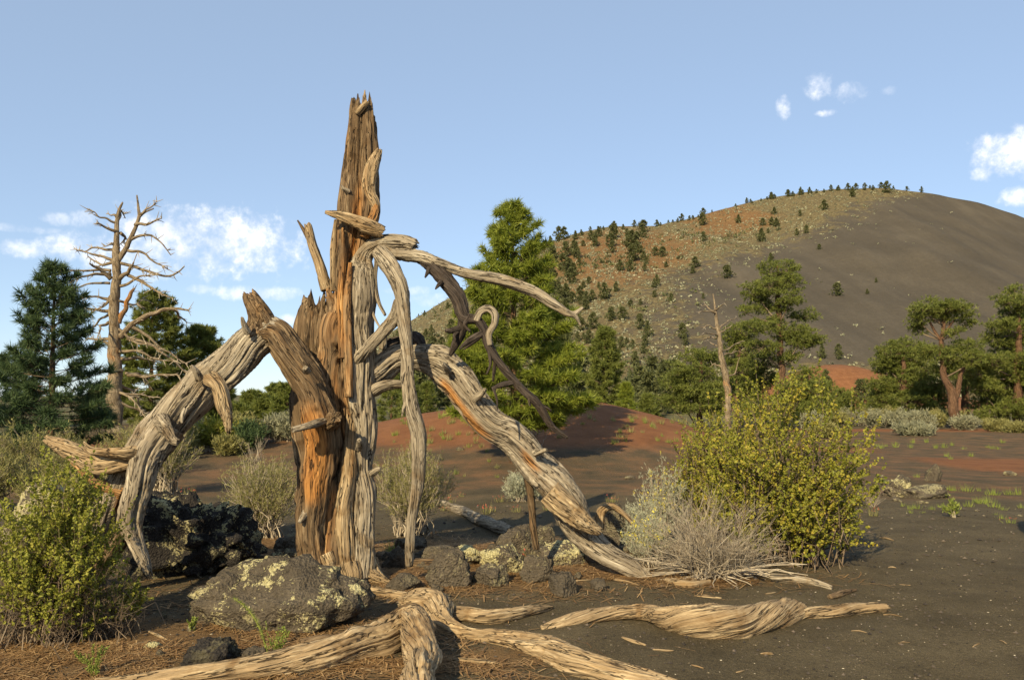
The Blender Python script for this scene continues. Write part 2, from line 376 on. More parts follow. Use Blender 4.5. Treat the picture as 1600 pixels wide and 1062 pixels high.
def ground_mat():
    m, N, out = new_mat('cinder_ground'); p = N.n('ShaderNodeNewGeometry').outputs['Position']
    a = N.noise(p, 150., 3, .7); b = N.noise(p, 1.3, 5, .6); c = N.noise(p, 34., 4, .6)
    v = N.n('ShaderNodeTexVoronoi', {'Vector': p, 'Scale': 75.0}).outputs['Distance']
    f = N.m('ADD', N.m('MULTIPLY', a, .75), N.m('ADD', N.m('MULTIPLY', c, .25), N.m('MULTIPLY', N.m('SUBTRACT', b, .5), .35)))
    cin = N.ramp(f, [(.30, (.028, .021, .011)), (.5, (.096, .074, .041)), (.66, (.175, .136, .078)), (.8, (.28, .225, .14))])
    red = N.ramp(f, [(.30, (.080, .034, .014)), (.5, (.205, .085, .034)), (.68, (.28, .135, .06)), (.8, (.33, .20, .11))])
    lit = N.ramp(f, [(.30, (.06, .033, .015)), (.5, (.185, .105, .043)), (.7, (.34, .215, .095))])
    veg = N.ramp(N.noise(p, .55, 6, .7), [(.35, (.05, .05, .024)), (.5, (.11, .095, .045)), (.68, (.20, .17, .08))])
    rf = N.ss(N.m('ADD', attr(N, 'red').outputs['Fac'], N.m('MULTIPLY', N.m('SUBTRACT', b, .5), .7)), .25, .75)
    lf = N.ss(N.m('ADD', attr(N, 'litter').outputs['Fac'], N.m('MULTIPLY', N.m('SUBTRACT', N.noise(p, 6., 5, .7), .5), 1.3)), .35, .75)
    col = N.mix(rf, cin, red); col = N.mix(N.m('MULTIPLY', lf, .8), col, lit); col = N.mix(attr(N, 'veg').outputs['Fac'], col, veg)
    sp_ = N.n('ShaderNodeTexVoronoi', {'Vector': p, 'Scale': 9.0, 'Randomness': 1.0}).outputs['Distance']
    col = N.mix(N.m('MULTIPLY', N.ss(sp_, .055, .035), .7), col, (.40, .33, .22))
    col = N.mix(N.m('MULTIPLY', N.ss(N.noise(p, 3.5, 6, .75), .52, .66), .35), col, (.55, .52, .48), 'MULTIPLY')
    h = N.m('ADD', a, N.m('ADD', N.m('MULTIPLY', v, .5), N.m('MULTIPLY', c, 1.4)))
    finish(N, out, col, .95, h, .9, .016, .15); return m
M['ground'] = ground_mat()

def cone_mat():
    m, N, out = new_mat('cinder_cone_slope'); p = N.n('ShaderNodeNewGeometry').outputs['Position']
    a = N.noise(p, .9, 6, .72); b = N.noise(p, .05, 5, .6)
    st = N.noise(N.n('ShaderNodeMapping', {'Vector': p, 'Rotation': (0, 0, .5), 'Scale': (.10, .012, .02)}).outputs[0], 1., 4, .6)
    f = N.m('ADD', N.m('MULTIPLY', a, .35), N.m('ADD', N.m('MULTIPLY', b, .3), N.m('MULTIPLY', st, .35)))
    cin = N.ramp(f, [(.36, (.056, .047, .035)), (.5, (.076, .063, .046)), (.64, (.104, .086, .062))])
    veg = N.ramp(a, [(.34, (.055, .043, .024)), (.47, (.105, .082, .042)), (.57, (.165, .13, .062)), (.70, (.26, .21, .10))])
    ora = N.ramp(a, [(.34, (.085, .048, .022)), (.5, (.155, .085, .036)), (.66, (.235, .155, .066))])
    vf = N.ss(N.m('ADD', attr(N, 'veg').outputs['Fac'], N.m('MULTIPLY', N.m('SUBTRACT', N.noise(p, .16, 6, .75), .5), 2.4)), .3, .72)
    of = N.ss(N.m('ADD', attr(N, 'red').outputs['Fac'], N.m('MULTIPLY', N.m('SUBTRACT', N.noise(p, .07, 5, .65), .5), 1.2)), .3, .75)
    col = N.mix(vf, cin, N.mix(of, veg, ora))
    finish(N, out, col, .95, N.m('ADD', a, b), .6, .8, .1); return m
M['cone'] = cone_mat()

def rock_mat(name, lo, hi, lichen):
    m, N, out = new_mat(name); p = N.n('ShaderNodeNewGeometry').outputs['Position']
    a = N.noise(p, 26., 6, .7); b = N.noise(p, 4., 4, .6)
    v = N.n('ShaderNodeTexVoronoi', {'Vector': p, 'Scale': 48.0}).outputs['Distance']
    col = N.ramp(N.m('ADD', N.m('MULTIPLY', a, .6), N.m('MULTIPLY', b, .4)), [(.33, lo), (.52, tuple((x + y) / 2 for x, y in zip(lo, hi))), (.68, hi)])
    l = N.ss(N.m('ADD', N.m('MULTIPLY', N.noise(p, 5.5, 3, .6), 1.0), N.m('MULTIPLY', N.noise(p, 45., 3, .7), .75)), 1.06 - lichen * .25, 1.13 - lichen * .25)
    l = N.m('MULTIPLY', l, attr(N, 'lichen').outputs['Fac'])
    col = N.mix(l, col, N.ramp(a, [(.35, (.34, .29, .13)), (.6, (.56, .50, .27))]))
    finish(N, out, col, .92, N.m('ADD', N.m('ADD', a, N.m('MULTIPLY', N.noise(p, 90., 4, .7), .5)), N.m('MULTIPLY', v, .8)), 1.0, .028, .2); return m
M['rock'] = rock_mat('grey_basalt', (.045, .036, .025), (.165, .132, .092), .5)
M['lava'] = rock_mat('black_lava', (.014, .012, .0105), (.055, .046, .039), .55)
M['lichen_rock'] = rock_mat('lichen_basalt', (.05, .04, .028), (.17, .135, .095), .85)

# ------------------------------------------------------------------ setting
def build_ground():
    def axis(n, lo, hi, c, a):
        t = np.linspace(-1, 1, n); s = np.sinh(a * t) / np.sinh(a)
        return np.where(s < 0, c + s * (c - lo), c + s * (hi - c))
    xs = axis(350, -2500, 2500, 0., 8.2); ys = axis(380, -600, 4200, 7.5, 8.4)
    X, Y = np.meshgrid(xs, ys); Z = gz(X, Y); Z = np.where(Y > 150, gz(X, np.minimum(Y, 150)) - .004 * (Y - 150), Z)
    V = np.stack([X, Y, Z], -1).reshape(-1, 3); ny, nx = X.shape; i = np.arange(nx * ny).reshape(ny, nx)
    f = np.stack([i[:-1, :-1], i[:-1, 1:], i[1:, 1:], i[1:, :-1]], -1).reshape(-1, 4)
    x, y, z = X.ravel(), Y.ravel(), Z.ravel()
    mound = np.exp(-((x - 1.9) / np.where(x < 1.9, 8.5, 4.6)) ** 2 - ((y - 27) / 6.3) ** 2)
    red = sm(mound, .12, .5) * 1.0
    red = np.maximum(red, .95 * sm(np.exp(-((x - 41) / 14) ** 2 - ((y - 108) / 14) ** 2), .05, .3))
    red = np.maximum(red, .85 * np.exp(-((y - 22.5) / 3.6) ** 2) * sm(x, 9.5, 12.0))
    red = np.maximum(red, .8 * np.exp(-((y - 30) / 3.5) ** 2) * sm(x, 6, 9) * sm(-x, -15, -11))
    red = np.maximum(red, .85 * np.exp(-((y - 52) / 5.) ** 2) * sm(x, 12, 18))
    red = np.maximum(red, .40 * sm(y, 11, 16) * sm(-y, -60, -45))
    red = np.maximum(red, .7 * np.exp(-((y - 26) / 4.) ** 2) * sm(-x, 2, 8))
    lit = np.zeros_like(x)
    for (cx, cy, rx, ry, s) in LITTER: lit = np.maximum(lit, s * np.exp(-((x - cx) / rx) ** 2 - ((y - cy) / ry) ** 2))
    veg = np.maximum(sm(y, 58, 74), sm(-x - .35 * y, 2, 9) * sm(y, 16, 30)) * (1 - sm(np.exp(-((x - 41) / 14) ** 2 - ((y - 108) / 14) ** 2), .05, .3))
    mk('ground', V, f, M['ground'], attrs={'red': red, 'litter': lit, 'veg': veg}, kind='structure')

def gp(px, py): return G(px, py)[0]
LITTER = []
for (px, py, rx, ry, s) in [(540, 880, 1.3, 1.0, .8), (730, 860, 1.4, 1.2, 1.0), (840, 905, .9, .6, .8), (660, 905, .8, .5, .8), (930, 880, .8, .5, .8), (430, 850, .7, .6, .9), (250, 1000, 1.4, .9, .9), (60, 1030, 1.2, .7, .9),
                            (460, 1030, .9, .5, .6), (760, 1030, .45, .35, .85), (1090, 905, .9, .35, .85), (640, 1050, .6, .4, .5), (1000, 900, .5, .3, .7), (60, 760, 2.5, 2.5, .7), (250, 760, 2., 2., .5)]:
    g_ = gp(px, py); LITTER.append((g_[0], g_[1], rx, ry, s))
build_ground()

SKYL = np.array([(-600, 640), (300, 660), (400, 634), (464, 599), (600, 524), (650, 494), (720, 455), (800, 410), (850, 384), (900, 364), (960, 352), (1030, 351), (1080, 337), (1130, 322),
                 (1200, 305), (1260, 297), (1310, 291), (1400, 290), (1470, 297), (1530, 309), (1600, 331), (1700, 372), (1850, 440), (2050, 530), (2300, 620), (2600, 660)], float)
RC, RB = 470., 170.
def cone_z(x, y):
    px = 800 + F * x / np.maximum(y, 1.); e = (630 - np.interp(px, SKYL[:, 0], SKYL[:, 1])) / F
    zb = -3.0; zc = CAM_Z + e * RC; t = np.clip((y - RB) / (RC - RB), 0, 1)
    z = zb + (zc - zb) * (.80 * t + .20 * t * t)
    ex = (630 - np.interp(800 + F * x / RC, SKYL[:, 0], SKYL[:, 1])) / F
    z = np.where(y > RC, CAM_Z + ex * RC - .32 * (y - RC), z)
    gull = fbm(v3(x * .016, y * .006, 2.), 4) * 3.6 + fbm(v3(x * .08, y * .03, 4.), 3) * 1.0
    return z + gull * sm(y, RB, RB + 60) * (1 - .75 * sm(y, RC - 60, RC))
BOUND = np.array([(290, 1540), (300, 1462), (317, 1352), (340, 1310), (364, 1262), (388, 1196), (407, 1118), (420, 1075), (450, 1045), (500, 1030), (560, 1040), (640, 1090)], float)
def cone_masks(x, y, z):
    px, py = to_px(x, y, z); b = np.interp(py, BOUND[:, 0], BOUND[:, 1])
    veg = .5 - (px - b) / np.interp(py, [290, 400, 520], [110, 200, 300]); veg = np.clip(veg, 0, 1)
    veg = np.maximum(veg, .75 * np.exp(-((px - 1610) / 55) ** 2 - ((py - 500) / 45) ** 2)); veg = np.maximum(veg, sm(py, 548, 600))
    red = 1.0 * np.exp(-((px - 1145) / 75) ** 2 - ((py - 343) / 26) ** 2) + .95 * np.exp(-((px - 990) / 120) ** 2 - ((py - 395) / 38) ** 2) + .42 * np.exp(-((px - 900) / 120) ** 2 - ((py - 430) / 80) ** 2)
    return veg, np.clip(red, 0, 1)
def build_cone():
    xs = np.arange(-420, 760, 4.2); ys = np.concatenate([np.arange(RB - 12, RC - 30, 4.), np.arange(RC - 30, RC + 30, 2.), np.arange(RC + 30, 900, 14.)])
    X, Y = np.meshgrid(xs, ys); Z = cone_z(X, Y); V = np.stack([X, Y, Z], -1).reshape(-1, 3); ny, nx = X.shape; i = np.arange(nx * ny).reshape(ny, nx)
    f = np.stack([i[:-1, :-1], i[:-1, 1:], i[1:, 1:], i[1:, :-1]], -1).reshape(-1, 4)
    veg, red = cone_masks(*V.T); mk('cinder_cone_hill', V, f, M['cone'], attrs={'veg': veg, 'red': red}, kind='structure')
build_cone()

# ------------------------------------------------------------------ pines
def trunk_part(par, C, seg=14, step=.12, mat='bark'):
    V, Fs, at = tube_mesh(C, seg=seg, step=step, twist=.2, rough=.08, crack=.05, seed=rng.integers(50)); mk('trunk', V, Fs, M[mat], par, attrs=at)

def young_pine(px, top, depth, wpx, label, group=None, lo=.10, nb=90, mat='pine', k=15, nl=.17, w=.008, dens=1., power=.8, base_y=None, name='pine_tree', world=None):
    if world is not None: x, y = world[:2]; b = np.array([x, y, float(gz(x, y)) - .05]); H, Rm = world[2:]
    else:
        if base_y is not None: b = gp(px, base_y); depth = b[1]
        else: x = (px - 800) / F * depth; b = np.array([x, depth, float(gz(x, depth))])
        b = b - [0, 0, .05]; H = W(px, top, depth)[2] - b[2]; Rm = wpx * depth / F
    t = root(name, b, label, 'tree', group); ln = U(-.02, .02, 2)
    tr = lambda h: b + np.stack([ln[0] * h, ln[1] * h, h], -1)
    hs = np.linspace(0, H * .97, 9); r0 = max(.022 * H, .03)
    trunk_part(t, np.column_stack([tr(hs), r0 * (1 - .92 * hs / H)]))
    bp, br, O, D, TW = [], [], [], [], []
    for i in range(nb):
        q = (i + .5 + U(-.4, .4)) / nb; h = H * (lo + (1 - lo) * .975 * q); az = i * 2.39996 + U(-.35, .35)
        pr = (1 - q) ** power * min(1., .62 + q * 2.6) + .03
        L = Rm * pr * U(.66, 1.18); el = math.radians(-14 + 62 * q ** 1.3 + U(-8, 8)); s = np.linspace(0, 1, 6)
        hd = np.array([math.cos(az), math.sin(az), 0.]); zz = L * (s * math.sin(el) + .20 * s * s)
        P = tr(h) + hd * (L * s * math.cos(el))[:, None] + np.array([0, 0, 1.]) * zz[:, None]
        bp.append(P); br.append((.004 + .011 * L) * (1 - .8 * s))
        ns = max(5, int(L / .052 * dens)); sj = U(.22, 1., ns) ** .75
        ip = np.stack([np.interp(sj, s, P[:, c]) for c in range(3)], -1); sd = np.cross(hd, [0, 0, 1.])
        d = unit(hd * .75 + sd * U(-1.1, 1.1, ns)[:, None] + np.array([0, 0, 1.]) * U(.05, .75, ns)[:, None])
        tl = (L * U(.10, .38, ns) * (1.12 - sj) + nl * .6)
        e = ip + d * tl[:, None]; TW.append(np.stack([ip, e], 1))
        for a in (.45, .8, 1.): O.append(ip + (e - ip) * a); D.append(unit(d + [0, 0, .25]))
    hh = np.linspace(H * .86, H, 14); O.append(tr(hh)); D.append(np.tile([0, 0, 1.], (14, 1)))
    O = np.vstack(O); D = np.vstack(D); TW = np.vstack(TW)
    v1 = batch_tubes(np.array(bp), np.array(br), 4); v2 = batch_tubes(TW, np.tile([.005, .003], (len(TW), 1)), 3)
    V, f = join([v1, v2]); ro = U(0, 1, len(V)); mk('limbs', V, f, M['twig_dark'], t, attrs={'shade': ro}, kind='stuff')
    V, f, sh = needles(O, D, np.full(len(O), nl) * U(.8, 1.15, len(O)), k, w); mk('crown', V, f, M[mat], t, attrs={'shade': sh}, kind='stuff'); return t

def clump_pine(tpath, depth, clumps, label, group=None, mat='pine_far', dens=1., forks=(), k=8, nl=.24, w=.022, name='pine_tree', extra_cat='tree'):
    C = px_path([(a, b, c, depth) for a, b, c in tpath]); C[0, 2] = float(gz(C[0, 0], C[0, 1])) - .1
    t = root(name, C[0, :3], label, extra_cat, group); trunk_part(t, C, 16, .15)
    sc = depth / F
    for fk in forks:
        Cf = px_path([(a, b, c, depth) for a, b, c in fk]); V, Fs, at = tube_mesh(Cf, seg=10, step=.12, twist=.2, rough=.1, crack=.05, seed=rng.integers(50)); mk('limb', V, Fs, M['bark'], t, attrs=at)
    O, D, TW, LP = [], [], [], []
    for (cx, cy, rx, ry) in clumps:
        rx_, ry_ = rx * sc * 1.15, ry * sc * 1.25; c = W(cx, cy, depth + U(-1, 1) * min(rx_ * 1.1, 2.2))
        # limb from the nearest trunk point a little lower
        j = np.argmin(np.abs(C[:, 2] - (c[2] - .5 * np.hypot(c[0] - C[0, 0], 1.2)))); p0 = C[j, :3]
        m_ = (p0 + c) / 2 + [0, 0, -.12 * np.linalg.norm(c - p0)]; s = np.linspace(0, 1, 6)[:, None]
        LP.append((1 - s) ** 2 * p0 + 2 * s * (1 - s) * m_ + s * s * (c - [0, 0, ry_ * .4]))
        # sub-tufts of foliage spread over small pads inside the clump, leaving gaps
        npad = max(12, int(rx_ * ry_ * 50 * dens)); q = unit(rng.normal(size=(npad, 3))) * (U(.15, 1., npad) ** .5)[:, None]
        pc = c + q * [rx_, rx_ * .9, ry_]; TW.append(np.stack([np.tile(c - [0, 0, ry_ * .4], (npad, 1)), pc], 1))
        for p in pc:
            m = int(U(7, 13)); o = p + rng.normal(size=(m, 3)) * [.20, .20, .09]; O.append(o); D.append(unit((o - c) / [rx_, rx_, ry_] * .6 + [0, 0, .5]))
    O = np.vstack(O); D = np.vstack(D); LP = np.array(LP); TW = np.vstack(TW)
    V, f = join([batch_tubes(LP, np.tile(np.linspace(.07, .025, 6), (len(LP), 1)), 6), batch_tubes(TW, np.tile([.020, .008], (len(TW), 1)), 3)])
    mk('limbs', V, f, M['twig_dark'], t, attrs={'shade': U(0, 1, len(V))}, kind='stuff')
    V, f, sh = needles(O, D, nl * U(.75, 1.2, len(O)), k, w, .7); mk('crown', V, f, M[mat], t, attrs={'shade': sh}, kind='stuff'); return t

# trees on the left
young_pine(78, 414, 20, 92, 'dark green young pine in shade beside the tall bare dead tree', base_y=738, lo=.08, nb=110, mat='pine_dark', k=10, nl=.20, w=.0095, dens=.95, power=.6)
young_pine(0, 0, 0, 0, 'unseen tall pine added to shade the dark young pine', world=(-17.0, 7.6, 11.5, 2.6), lo=.25, nb=80, mat='pine_dark', k=10, nl=.2, w=.016, dens=.7, power=.5)  # pine added outside the view so that its shade falls on the dark pine
young_pine(238, 458, 44, 72, 'green pine standing right behind the bare dead tree', lo=.05, nb=120, mat='pine_far', k=8, nl=.27, w=.021, dens=.9, power=.55)
young_pine(316, 512, 47, 55, 'round topped pine behind the arching dead limb', lo=.05, nb=110, mat='pine_far', k=8, nl=.27, w=.021, dens=.9, power=.5)
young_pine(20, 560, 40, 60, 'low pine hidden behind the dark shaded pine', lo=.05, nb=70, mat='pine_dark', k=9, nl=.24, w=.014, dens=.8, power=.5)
for (px, top, d, wp) in [(398, 617, 70, 30), (372, 640, 62, 22), (432, 602, 85, 26), (414, 630, 66, 24), (450, 606, 64, 30), (350, 628, 66, 24), (468, 600, 75, 28)]:
    young_pine(px, top, d, wp, 'small distant pine seen under the arching dead limb', 'distant pines under the arch', lo=.05, nb=46, mat='pine_far', k=7, nl=.38, w=.04, dens=.6, power=.5)
# bright pine on the red mound and the two behind it
young_pine(806, 318, 22, 122, 'bright green conical pine growing on the red cinder mound', base_y=722, lo=.13, nb=150, mat='pine', k=9, nl=.19, w=.010, dens=1.2, power=.74)
young_pine(944, 511, 46, 44, 'bushy conical pine behind the red mound, below the cone', lo=.04, nb=110, mat='pine_far', k=8, nl=.25, w=.02, dens=.95, power=.6)
young_pine(979, 600, 43, 17, 'small bright young pine peeking over the mound crest', lo=.04, nb=56, mat='pine', k=11, nl=.2, w=.012, dens=.9, power=.5)
for (px, top, d, wp) in [(612, 578, 55, 22), (640, 590, 50, 18), (1012, 618, 60, 14), (668, 600, 58, 16)]:
    young_pine(px, top, d, wp, 'small pine beyond the red mound left of the cone', 'pines beyond the mound', lo=.04, nb=46, mat='pine_far', k=8, nl=.3, w=.02, dens=.6, power=.5)

# mature pines on the right
clump_pine([(1224, 652, 6.5), (1221, 575, 5.5), (1217, 505, 4.5), (1215, 440, 3), (1215, 415, 1.5)], 64,
    [(1216, 424, 27, 15), (1232, 442, 22, 11), (1182, 453, 20, 15), (1205, 446, 20, 12), (1235, 467, 20, 11), (1166, 486, 12, 8), (1192, 476, 18, 12), (1256, 493, 20, 9), (1187, 512, 25, 12), (1232, 517, 28, 12), (1268, 530, 20, 13), (1248, 534, 22, 10), (1190, 542, 24, 10), (1232, 557, 16, 8), (1192, 565, 22, 14), (1206, 500, 14, 10), (1222, 482, 14, 9)],
    'tall mature pine with bare orange trunk behind the currant bush', dens=1.0, forks=[[(1222, 606, 2), (1240, 602, 1.6), (1262, 604, 1)]])
clump_pine([(1150, 655, 4), (1152, 590, 3.5), (1156, 530, 2), (1158, 505, 1)], 68,
    [(1158, 518, 22, 13), (1146, 534, 20, 12), (1166, 545, 20, 14), (1148, 562, 24, 14), (1168, 580, 24, 16), (1150, 600, 26, 14), (1176, 606, 24, 16), (1160, 626, 30, 14), (1188, 634, 26, 16), (1190, 590, 20, 14)],
    'pine crowded behind the slim pale dead tree')
clump_pine([(1092, 658, 5), (1094, 610, 4), (1096, 560, 2)], 56,
    [(1088, 556, 20, 11), (1106, 558, 20, 12), (1069, 580, 28, 13), (1095, 585, 30, 14), (1053, 600, 25, 13), (1124, 608, 24, 13), (1105, 611, 33, 13), (1043, 626, 18, 9), (1069, 627, 26, 13), (1092, 634, 30, 14), (1120, 634, 24, 14), (1078, 606, 20, 12)],
    'broad low spreading pine left of the slim pale dead tree', mat='pine_far')
clump_pine([(1268, 662, 4), (1268, 620, 3), (1266, 590, 2)], 60,
    [(1259, 586, 20, 12), (1245, 606, 24, 13), (1277, 610, 24, 13), (1253, 628, 28, 13), (1280, 632, 26, 12), (1232, 625, 20, 14), (1262, 648, 30, 10)],
    'low bushy pine at the foot of the tall bare trunked pine')
clump_pine([(1308, 662, 3), (1308, 630, 2), (1308, 610, 1.5)], 66, [(1303, 618, 20, 12), (1316, 630, 20, 13), (1300, 640, 24, 12), (1332, 640, 20, 10), (1322, 616, 14, 8)], 'low round pine in front of the far red slope')
clump_pine([(1493, 652, 7.5), (1486, 614, 6.5), (1476, 590, 5), (1473, 562, 4), (1471, 531, 3.5), (1474, 508, 3), (1470, 490, 1.5)], 57,
    [(1466, 477, 32, 9), (1443, 482, 22, 8), (1490, 480, 22, 9), (1507, 490, 12, 8), (1437, 500, 18, 7), (1461, 492, 22, 6), (1492, 519, 12, 5), (1433, 514, 12, 6), (1512, 503, 8, 6), (1480, 496, 16, 6),
     (1456, 548, 22, 10), (1485, 557, 22, 12), (1508, 543, 22, 11), (1482, 576, 22, 10), (1516, 560, 18, 12)],
    'flat topped mature pine with forked orange trunk', forks=[[(1491, 628, 5), (1497, 609, 4.2), (1500, 590, 3.4), (1506, 570, 2)], [(1472, 535, 2.6), (1462, 520, 2.2), (1453, 503, 1.4)], [(1472, 530, 2), (1482, 512, 1.8), (1494, 496, 1.2)]], dens=1.1)
clump_pine([(1412, 658, 6), (1412, 600, 4.5), (1412, 550, 2)], 66,
    [(1414, 540, 24, 11), (1393, 552, 22, 12), (1424, 560, 26, 13), (1386, 568, 22, 12), (1402, 581, 30, 13), (1437, 581, 25, 13), (1379, 600, 20, 12), (1414, 604, 34, 15), (1450, 600, 24, 13), (1391, 625, 30, 15), (1426, 630, 34, 15), (1457, 628, 24, 15), (1466, 612, 16, 11), (1440, 548, 16, 9)],
    'wide dense pine left of the forked orange trunk', dens=1.15)
clump_pine([(1508, 655, 5.5), (1508, 610, 5), (1506, 575, 3)], 66, [(1510, 576, 22, 12), (1526, 592, 22, 12), (1500, 592, 16, 10)], 'pine with pale grey trunk right of the forked pine')
clump_pine([(1590, 662, 7), (1590, 590, 6), (1592, 520, 4), (1590, 460, 1.5)], 60,
    [(1586, 455, 11, 8), (1572, 471, 14, 9), (1594, 473, 15, 11), (1567, 508, 21, 11), (1592, 503, 24, 13), (1549, 525, 11, 7), (1561, 533, 20, 9), (1588, 530, 27, 13), (1545, 562, 26, 13), (1576, 557, 30, 15), (1528, 582, 20, 11), (1556, 584, 34, 15), (1592, 584, 30, 17), (1534, 605, 26, 13), (1575, 609, 38, 17), (1548, 631, 28, 13), (1580, 635, 34, 15), (1550, 648, 24, 9),
     (1616, 490, 20, 12), (1622, 525, 24, 14), (1626, 560, 28, 16), (1632, 600, 30, 18), (1626, 636, 34, 16), (1580, 488, 16, 9)],
    'tall dense pine at the right end of the tree line', dens=1.1)
clump_pine([(1690, 672, 8), (1690, 590, 7), (1690, 500, 4), (1690, 440, 2)], 44, [(1690, 450, 30, 20), (1670, 500, 34, 20), (1710, 510, 40, 22), (1680, 560, 44, 24), (1720, 580, 40, 24), (1670, 610, 36, 22)], 'pine beyond the right end of the tree line', dens=.3)

# pines on the cone (each a small single mesh sharing a few shapes)
def hill_variant(i):
    H, n = 1.0, 130; q = U(0, 1, n); rad = .36 * (1 - q) ** (.45 if i % 2 else .7) * np.minimum(1, .45 + 3 * q) * U(.3, 1.15, n); az = U(0, 6.28, n); rad = rad * (1 + .35 * np.sin(az * 2 + q * 9 + i))
    O = np.stack([rad * np.cos(az), rad * np.sin(az), .10 + .86 * q], -1); D = unit(np.stack([np.cos(az), np.sin(az), np.full(n, .7)], -1))
    V, f, sh = needles(O, D, np.full(n, .13), 7, .03, .7); s = np.linspace(0, 1, 4); P = np.stack([0 * s, 0 * s, s * .9], -1)[None]
    tv, tf = batch_tubes(P, np.linspace(.028, .006, 4)[None], 5); V2, f2 = join([(V, f), (tv, tf)]); return mesh_data('hill_pine', V2, f2, M['pine_hill'], False, {'shade': np.concatenate([sh, np.zeros(len(tv))])})
HV = [hill_variant(i) for i in range(5)]
def cone_hit(px, py):
    y = np.linspace(RB, RC + 6, 500); r = ray(px, py); z = CAM_Z + r[2] * y; g = cone_z(r[0] * y, y); k = np.nonzero(z < g)[0]
    if not len(k): return None
    j = k[0]; return np.array([r[0] * y[j], y[j], g[j]])
def hill_pine(p, H, label, group):
    o = bpy.data.objects.new('hill_pine', HV[rng.integers(5)]); COL.objects.link(o); o.location = p - [0, 0, .15]; o.scale = (H * U(.85, 1.25),) * 2 + (H,); o.rotation_euler = (0, 0, U(0, 6.28)); tag(o, label, 'tree', group)
n_sl = 0
for (px, py, hp) in [(1034, 345, 16), (1035, 402, 18), (1024, 400, 15), (1006, 408, 16), (1002, 395, 12), (1210, 335, 12), (1250, 338, 10), (1288, 328, 17), (1332, 308, 16), (1386, 302, 20), (1332, 308, 10), (1206, 352, 14), (1213, 355, 15), (1192, 353, 13), (1190, 378, 22), (1245, 368, 12), (1260, 365, 14),
                     (1308, 463, 22), (1369, 441, 8), (1355, 459, 9), (1280, 391, 10), (1082, 428, 14), (1136, 435, 22), (1049, 473, 16), (1022, 450, 14), (925, 470, 18), (955, 498, 20), (972, 500, 22), (935, 450, 10), (985, 480, 12), (1000, 515, 26), (1012, 526, 26), (1066, 530, 26), (1070, 540, 20), (1310, 556, 20), (1285, 560, 22), (1312, 562, 16), (892, 420, 16), (905, 416, 14), (930, 386, 22), (955, 385, 22), (985, 425, 20)]:
    p = cone_hit(px, py)
    if p is not None: hill_pine(p, hp * p[1] / F, 'small dark pine standing alone on the cinder cone slope', 'scattered pines on the cone slope')
tries = 0; cnt = 0
while cnt < 185 and tries < 4000:
    tries += 1; px = U(610, 1250); py = U(345, 590); p = cone_hit(px, py)
    if p is None: continue
    vg, rd = cone_masks(*p); prob = .9 * vg * (.25 + .75 * sm(-px, -1080, -880)) * (.5 + .5 * (vn(np.array([p[0] * .02, p[1] * .02, 1.])) > 0))
    if U(0, 1) < prob: hill_pine(p, U(9, 26) * (1.1 if px < 1000 else .85) * p[1] / F, 'pine on the brushy left flank of the cinder cone', 'pines on the brushy cone flank'); cnt += 1
for px in np.concatenate([U(640, 860, 22), U(860, 1130, 26), U(1130, 1420, 34), [1440, 1474, 1480, 1500, 1510]]):
    ys = np.interp(px, SKYL[:, 0], SKYL[:, 1]); p = cone_hit(px, ys + U(1, 5))
    if p is None: p = cone_hit(px, ys + 7)
    if p is not None: hill_pine(p, U(4.5, 13) * p[1] / F, 'tiny pine on the skyline of the cinder cone', 'pines along the cone skyline')
# pines at the foot of the cone
for (px, top, d) in [(880, 520, 110), (905, 548, 100), (1020, 555, 105), (1046, 560, 100), (700, 560, 100), (675, 545, 110), (650, 560, 95), (735, 540, 120), (1345, 590, 95), (1360, 596, 90), (1290, 575, 100), (1330, 572, 120), (860, 540, 105), (1000, 570, 90), (1014, 578, 80), (560, 575, 100), (620, 566, 110)]:
    x = (px - 800) / F * d; b = np.array([x, d, float(gz(x, d))]); hill_pine(b, W(px, top, d)[2] - b[2], 'pine growing at the foot of the cinder cone', 'pines at the foot of the cone')

# pale shrubs and grass clumps over the cone flank: too many and too small to count
def cone_shrubs():
    P = []; N_ = 34000; px = U(560, 1500, N_); d = U(RB + 5, RC - 2, N_); x = (px - 800) / F * d; z = cone_z(x, d); vg, rd = cone_masks(x, d, z)
    nzv = .5 + .5 * vn(v3(x * .05, d * .05, 6.)); keep = U(0, 1, N_) < (vg ** 1.2 * (.2 + .8 * nzv) * .62 + .004); P = np.stack([x, d, z], -1)[keep]
    n = len(P); k = 6; s = U(.3, 1.15, n); o = np.repeat(P, k, 0) + rng.normal(size=(n * k, 3)) * np.repeat(s, k)[:, None] * [.5, .5, .3] + [0, 0, .25]
    V, f, sh = leaves(o, np.repeat(s, k) * .42); mk('hillside_brush', V, f, M['sage'], None, smooth=False, attrs={'shade': np.repeat(np.repeat(U(0, 1, n), k), 4)}, kind='stuff', label='pale brush and grass clumps dotting the cone flank', cat='brush')
cone_shrubs()
def cone_bushes():
    N_ = 5200; px = U(560, 1250, N_); d = U(RB + 5, RC - 2, N_); x = (px - 800) / F * d; z = cone_z(x, d); vg, rd = cone_masks(x, d, z); nzv = .5 + .5 * vn(v3(x * .035, d * .035, 16.))
    P = np.stack([x, d, z], -1)[U(0, 1, N_) < vg ** 1.5 * sm(nzv, .25, .8) * .62 * (.35 + .65 * sm(-px, -1150, -900))]; n = len(P); k = 14; s = U(.5, 1.3, n)
    o = np.repeat(P, k, 0) + rng.normal(size=(n * k, 3)) * np.repeat(s, k)[:, None] * [.6, .6, .4] + np.array([0, 0, .6]) * np.repeat(s, k)[:, None]; V, f, sh = leaves(o, np.repeat(s, k) * .42)
    mk('hillside_bushes', V, f, M['pine_hill'], None, smooth=False, attrs={'shade': np.repeat(np.repeat(U(0, 1, n), k), 4)}, kind='stuff', label='dark green bushes merging over the cone flank', cat='bushes')
cone_bushes()

